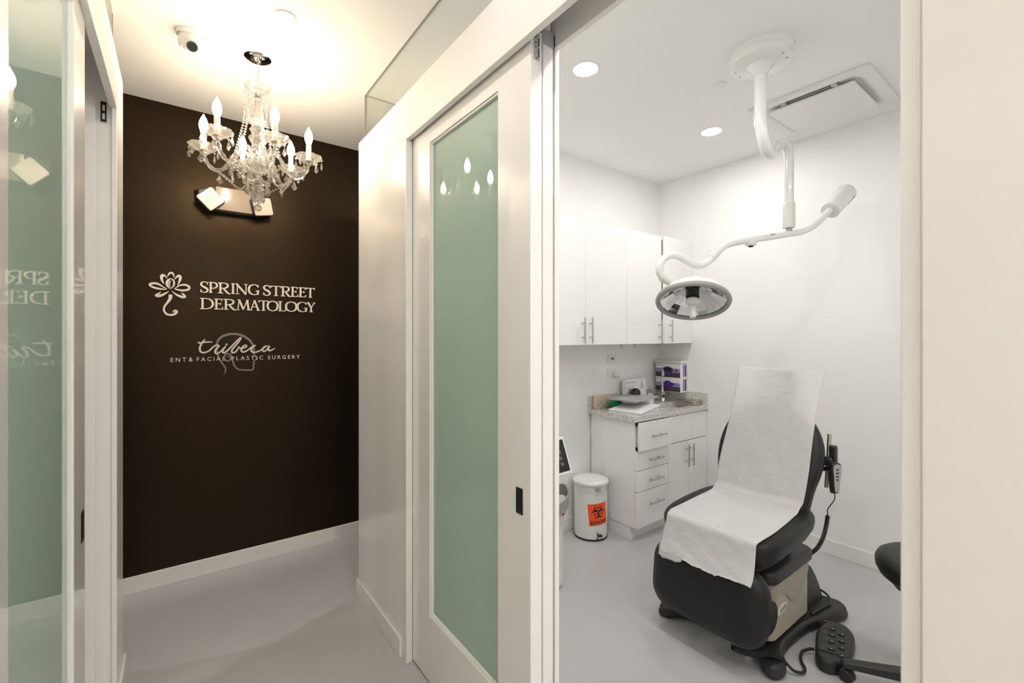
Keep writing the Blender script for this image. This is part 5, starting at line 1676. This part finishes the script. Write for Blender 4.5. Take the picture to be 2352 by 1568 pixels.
# backrest: outline across its width, swept along a leaning axis
B0 = Vector((2.470, YC, 0.605))
lean = R(23.5)
UPV = Vector((math.sin(lean), 0, math.cos(lean)))
NV = Vector((-math.cos(lean), 0, math.sin(lean)))    # out of the front face
prof = [(-0.055, 0.17, 0.06), (-0.045, 0.21, 0.09), (0.0, 0.235, 0.112), (0.06, 0.240, 0.115), (0.14, 0.248, 0.112), (0.22, 0.263, 0.112), (0.30, 0.268, 0.118), (0.38, 0.257, 0.115), (0.45, 0.230, 0.105), (0.51, 0.190, 0.092), (0.56, 0.150, 0.08), (0.61, 0.125, 0.072), (0.66, 0.116, 0.068), (0.71, 0.112, 0.064), (0.74, 0.098, 0.054), (0.755, 0.072, 0.035)]
q_ = cat(prof, 3)
secs = []
for h, w, th in q_:
    loop = []
    n = 40
    for i in range(n):
        a = 2 * PI * i / n
        ca, sa = math.cos(a), math.sin(a)
        e = 0.42
        y = w * math.copysign(abs(ca) ** e, ca)
        zz = th * 0.5 * math.copysign(abs(sa) ** 0.62, sa)
        # front flat on the axis plane, the thickness lies behind it
        p = B0 + UPV * h + Vector((0, 1, 0)) * y + NV * (zz - th * 0.5)
        loop.append(tuple(p))
    secs.append(loop)
obj('backrest', loft(nb(), secs), M['vinyl'], chair, angle=60)
bp = B0 + UPV * 0.26 - NV * 0.122
b = nb()
bx(b, -0.13, 0.13, -0.23, 0.10, 0, 0.012, fr(bp, (0, 1, 0), UPV, -NV))
obj('back_plate', b, M['black'], chair, bevel=0.01)
# accessory rail on the far right side of the backrest
ra0, ra1 = Vector((2.757, 0.885, 0.978)), Vector((2.712, 0.885, 0.705))
b = tube(nb(), [ra1, ra0], 0.0095, 14)
rl = obj('side_rail', b, M['steel'], chair, bevel=0.002)
b = nb()
for f in (0.35,):
    p = ra1.lerp(ra0, f)
    tube(b, [p, p + Vector((-0.055, 0.045, 0.0))], 0.012, 10)
obj('rail_bracket', b, M['black'], chair)

# exam paper over the chair: one thin sheet following back, seat and front drop
PW0, PW1 = 0.912, 1.362
path = []
for h in (0.765, 0.74, 0.70, 0.64, 0.56, 0.48, 0.40, 0.32, 0.24, 0.16, 0.10, 0.06):
    p = B0 + UPV * h + NV * 0.006
    path.append((p.x, p.z))
path += [(2.462, 0.645), (2.435, 0.628), (2.39, 0.6235), (2.30, 0.6165), (2.20, 0.6105), (2.10, 0.6065), (2.05, 0.605), (2.022, 0.6035), (2.004, 0.600), (1.992, 0.589), (1.983, 0.562), (1.972, 0.532), (1.957, 0.497), (1.942, 0.470), (1.928, 0.446), (1.917, 0.425)]
pp = cat(path, 4)
b = nb()
NYP = 44
rows = []
rnd = random.Random(11)
npp = len(pp)
for i, (x, z) in enumerate(pp):
    row_ = []
    f = i / (npp - 1)
    for k in range(NYP + 1):
        g = k / NYP
        y = PW0 + (PW1 - PW0) * g
        wob = 0.0022 * math.sin(g * 9 + f * 31) * math.sin(f * 17 + g * 5)
        yy = y + 0.004 * math.sin(f * 21 + 1) * (1 if g > 0.5 else -1) - (0.018 * g + 0.010 * (1 - g)) * max(0.0, f - 0.35) / 0.65
        row_.append(b.verts.new((x - abs(wob) * 0.6, yy, z + abs(wob))))
    rows.append(row_)
# torn lower edge
for k in range(NYP + 1):
    g = k / NYP
    dz = 0.020 - 0.026 * g + 0.005 * math.sin(g * 11.0 + 0.4) + 0.003 * math.sin(g * 29) + rnd.uniform(-0.003, 0.003)
    if 0.72 < g < 0.97:
        dz -= 0.014
    rows[-1][k].co.z += dz
    rows[-2][k].co.z += dz * 0.6
    rows[-3][k].co.z += dz * 0.3
    rows[-1][k].co.x -= 0.003
for a, e in zip(rows[:-1], rows[1:]):
    for k in range(NYP):
        b.faces.new((a[k], a[k + 1], e[k + 1], e[k]))
pap = obj('exam_paper', b, M['paper'], angle=70)
sd = pap.modifiers.new('thickness', 'SOLIDIFY')
sd.thickness = 0.0006
sd.offset = 1
tag(pap, 'white exam table paper sheet draped over the back and seat of the black chair', 'paper')

# hand control on the rail with its coiled cord
hcx = Vector((2.722, 0.893, 0.850))
t = thing('hand_control', (2.79, 0.86, 0.68), 'black hand control with a grey label clipped to the chair side rail', 'remote control')
b = nb()
tube(b, [hcx + Vector((-0.004, 0.012, -0.012)), hcx + Vector((0.004, -0.034, 0.0))], 0.024, 14)
bx(b, hcx.x + 0.002, hcx.x + 0.040, hcx.y - 0.046, hcx.y - 0.014, hcx.z - 0.055, hcx.z + 0.075)
obj('holster', b, M['black'], t, bevel=0.008)
TH_ = fr((2.706, 0.846, 0.772), (0.83, -0.55, 0.0), (0.17, -0.125, 1.0))
if (TH_.to_3x3() @ Vector((0, 0, 1))).y > 0:
    TH_ = TH_ @ Matrix.Rotation(PI, 4, 'Y')
shape = [(x * 0.86, y * 0.84) for x, y in cat([(-0.017, -0.10), (-0.024, -0.05), (-0.029, 0.01), (-0.034, 0.06), (-0.028, 0.088), (0.0, 0.098), (0.028, 0.088), (0.034, 0.06), (0.029, 0.01), (0.024, -0.05), (0.017, -0.10), (0.0, -0.108)], 4, True)]
hc_ = obj('handset', prism(nb(), shape, 0.034, TH_, z0=-0.017, taper=0.9), M['black'], t, bevel=0.007)
sh2 = [(x * 0.70, y * 0.84) for x, y in shape]
lb = obj('label', prism(nb(), sh2, 0.0008, TH_, z0=0.0172), M['tray_grey'], hc_, smooth=False)
b = nb()
for y in (0.052, 0.030, 0.008, -0.012):
    bx(b, -0.007, 0.007, y * 0.8 - 0.003, y * 0.8 + 0.003, 0.0182, 0.0188, TH_)
obj('button', b, M['ink'], lb, smooth=False)
b = nb()
end = TH_ @ Vector((0, -0.088, 0))
tube(b, [tuple(end), (end.x - 0.002, end.y, end.z - 0.03), (end.x - 0.025, end.y + 0.02, end.z - 0.075), (2.715, 0.880, 0.575), (2.735, 0.886, 0.552)], 0.0026, 8, 6)
def coil(bm, path, r, wire, pitch):
    P = [Vector(p) for p in cat(path, 24)]
    L = [0.0]
    for a, e in zip(P[:-1], P[1:]):
        L.append(L[-1] + (e - a).length)
    tot = L[-1]
    n = int(tot / pitch * 9)
    out_ = []
    up = Vector((0.3, 0.9, 0.2))
    k = 0
    for i in range(n + 1):
        s_ = tot * i / n
        while k < len(L) - 2 and L[k + 1] < s_:
            k += 1
        f = (s_ - L[k]) / max(L[k + 1] - L[k], 1e-9)
        p = P[k].lerp(P[k + 1], f)
        tg = (P[k + 1] - P[k]).normalized()
        e1 = (up - tg * up.dot(tg)).normalized()
        e2 = tg.cross(e1)
        a = 2 * PI * s_ / pitch
        out_.append(p + (e1 * math.cos(a) + e2 * math.sin(a)) * r)
    tube(bm, out_, wire, 6)
coil(b, [(2.735, 0.886, 0.552), (2.727, 0.892, 0.490), (2.708, 0.905, 0.420), (2.690, 0.930, 0.365), (2.650, 0.960, 0.335)], 0.0085, 0.0024, 0.0052)
obj('coiled_cord', b, M['black'], t)

# foot control
t = thing('foot_control', (2.44, 0.78, 0), 'black foot control pad with rows of pedals on the floor beside the chair', 'foot pedal')
fo = cat([(2.615, 0.866), (2.648, 0.848), (2.668, 0.805), (2.650, 0.762), (2.592, 0.726), (2.490, 0.706), (2.425, 0.697), (2.365, 0.698), (2.308, 0.724), (2.292, 0.762), (2.312, 0.795), (2.385, 0.824), (2.505, 0.860)], 5, True)
obj('pad_body', prism(nb(), fo, 0.056, None, z0=0.004, taper=0.955), M['char'], t, bevel=0.012, seg=3)
fz = 0.0602
TP_ = fr((2.345, 0.748, fz), (0.92, 0.27, 0), (-0.27, 0.92, 0))
obj('divider', prism(nb(), rrect(0.03, 0.275, -0.022, -0.017, 0.002), 0.003, TP_), M['black'], t)
obj('front_step', prism(nb(), rrect(0.022, 0.03, -0.014, 0.052, 0.003), 0.003, TP_), M['black'], t)
for u in (0.055, 0.115, 0.172, 0.228):
    p = obj('pedal', prism(nb(), rrect(u - 0.009, u + 0.009, -0.012, 0.012, 0.006), 0.005, TP_, taper=0.85), M['black'], t)
    obj('pedal_mark', prism(nb(), [(u - 0.003, -0.005), (u + 0.004, -0.003), (u - 0.001, 0.003)], 0.0004, TP_, z0=0.0052), M['whiteink'], p, smooth=False)
for u in (0.028, 0.090, 0.147, 0.205):
    p = obj('pedal', prism(nb(), rrect(u - 0.009, u + 0.009, -0.052, -0.025, 0.006), 0.005, TP_, taper=0.85), M['black'], t)
    obj('pedal_mark', prism(nb(), [(u - 0.003, -0.044), (u + 0.004, -0.042), (u - 0.001, -0.036)], 0.0004, TP_, z0=0.0052), M['whiteink'], p, smooth=False)
for u, strokes in ((0.070, [((-0.004, 0.060), (0.006, 0.050), (0.004, 0.038)), ((0.0, 0.044), (-0.008, 0.030))]), (0.128, [((-0.006, 0.058), (0.004, 0.046), (-0.004, 0.034)), ((0.004, 0.046), (0.010, 0.034))]), (0.185, [((0.004, 0.060), (0.003, 0.044), (-0.004, 0.034)), ((-0.004, 0.058), (-0.003, 0.044))]), (0.242, [((-0.006, 0.062), (0.002, 0.046), (0.008, 0.054)), ((0.002, 0.046), (-0.002, 0.030))])):
    b = nb()
    for st in strokes:
        ribbon(b, [(u + x * 1.2, y - 0.022) for x, y in st], [0.0016] * len(st), 0.0004, TP_)
    obj('position_icon', b, M['greyink'], t, smooth=False)
obj('status_light', prism(nb(), rrect(0.286, 0.292, 0.016, 0.036, 0.0025), 0.001, TP_), mat('red_lens', (0.45, 0.10, 0.08), 0.3, vary=0.05), t, smooth=False)
obj('power_light', prism(nb(), rrect(0.040, 0.045, 0.026, 0.036, 0.002), 0.0006, TP_), mat('green_lens', (0.05, 0.22, 0.18), 0.3, vary=0.05), t, smooth=False)
b = nb()
coil(b, [(1.985, 1.010, 0.105), (2.02, 0.985, 0.085), (2.07, 0.945, 0.074), (2.115, 0.905, 0.075), (2.150, 0.862, 0.060)], 0.0105, 0.0028, 0.0062)
tube(b, [(2.150, 0.862, 0.060), (2.168, 0.832, 0.026), (2.205, 0.810, 0.012), (2.245, 0.815, 0.010), (2.285, 0.845, 0.012), (2.335, 0.860, 0.020), (2.375, 0.842, 0.028), (2.385, 0.826, 0.030)], 0.0065, 8, 6)
obj('coiled_cord', b, M['black'], t)

# wheeled stool, mostly hidden by the door jamb
SXC, SYC = 2.478, 0.418
t = thing('rolling_stool', (SXC, SYC, 0), 'round black padded rolling stool at the right edge of the doorway', 'stool')
T = Matrix.Translation((SXC, SYC, 0))
obj('seat_cushion', lathe(nb(), [(0, 0.468), (0.140, 0.468), (0.165, 0.476), (0.187, 0.494), (0.199, 0.520), (0.2005, 0.545), (0.192, 0.566), (0.176, 0.578), (0.150, 0.584), (0.08, 0.588), (0, 0.589)], 56, T), M['vinyl'], t)
obj('seat_pan', lathe(nb(), [(0, 0.435), (0.115, 0.435), (0.140, 0.448), (0.140, 0.4675), (0, 0.4675)], 40, T), M['black'], t)
obj('gas_column', lathe(nb(), [(0, 0.06), (0.028, 0.06), (0.028, 0.30), (0.022, 0.31), (0.022, 0.434), (0, 0.434)], 28, T), M['black'], t)
obj('hub', lathe(nb(), [(0, 0.058), (0.045, 0.058), (0.05, 0.075), (0.05, 0.115), (0.038, 0.125), (0.0285, 0.126), (0, 0.126)], 32, T), M['char'], t)
a0 = math.atan2(0.700 - SYC, 2.310 - SXC)
for k in range(4):
    a = a0 + 2 * PI * k / 4
    d = Vector((math.cos(a), math.sin(a), 0))
    n_ = Vector((-math.sin(a), math.cos(a), 0))
    b = nb()
    secs = []
    for r_, w_, zt, zb in ((0.045, 0.026, 0.112, 0.066), (0.15, 0.023, 0.103, 0.066), (0.312 if k == 0 else 0.275, 0.020, 0.090, 0.064), (0.325 if k == 0 else 0.288, 0.014, 0.086, 0.066)):
        c_ = Vector((SXC, SYC, 0)) + d * r_
        secs.append([tuple(c_ + n_ * s * w_ + Vector((0, 0, zz))) for s, zz in ((-1, zb), (1, zb), (1, zt), (-1, zt))])
    loft(b, secs)
    lg = obj('leg', b, M['char'], t, bevel=0.004)
    cpos = Vector((SXC, SYC, 0)) + d * (0.305 if k == 0 else 0.27)
    b = nb()
    cyl(b, cpos + Vector((0, 0, 0.045)), (0, 0, 1), 0.007, 0.0185, 12)
    w2 = Vector((math.cos(a + 0.9), math.sin(a + 0.9), 0))
    for s in (-1, 1):
        cyl(b, cpos + w2 * (s * 0.010 - 0.0085) + Vector((0, 0, 0.0275)), w2, 0.0272, 0.017, 24)
    bx(b, -0.018, 0.018, -0.0225, 0.0225, 0.034, 0.052, Matrix.Translation((cpos.x, cpos.y, 0)) @ Matrix.Rotation(a + 0.9 - PI / 2, 4, 'Z'))
    obj('caster', b, M['black'], lg, bevel=0.003)
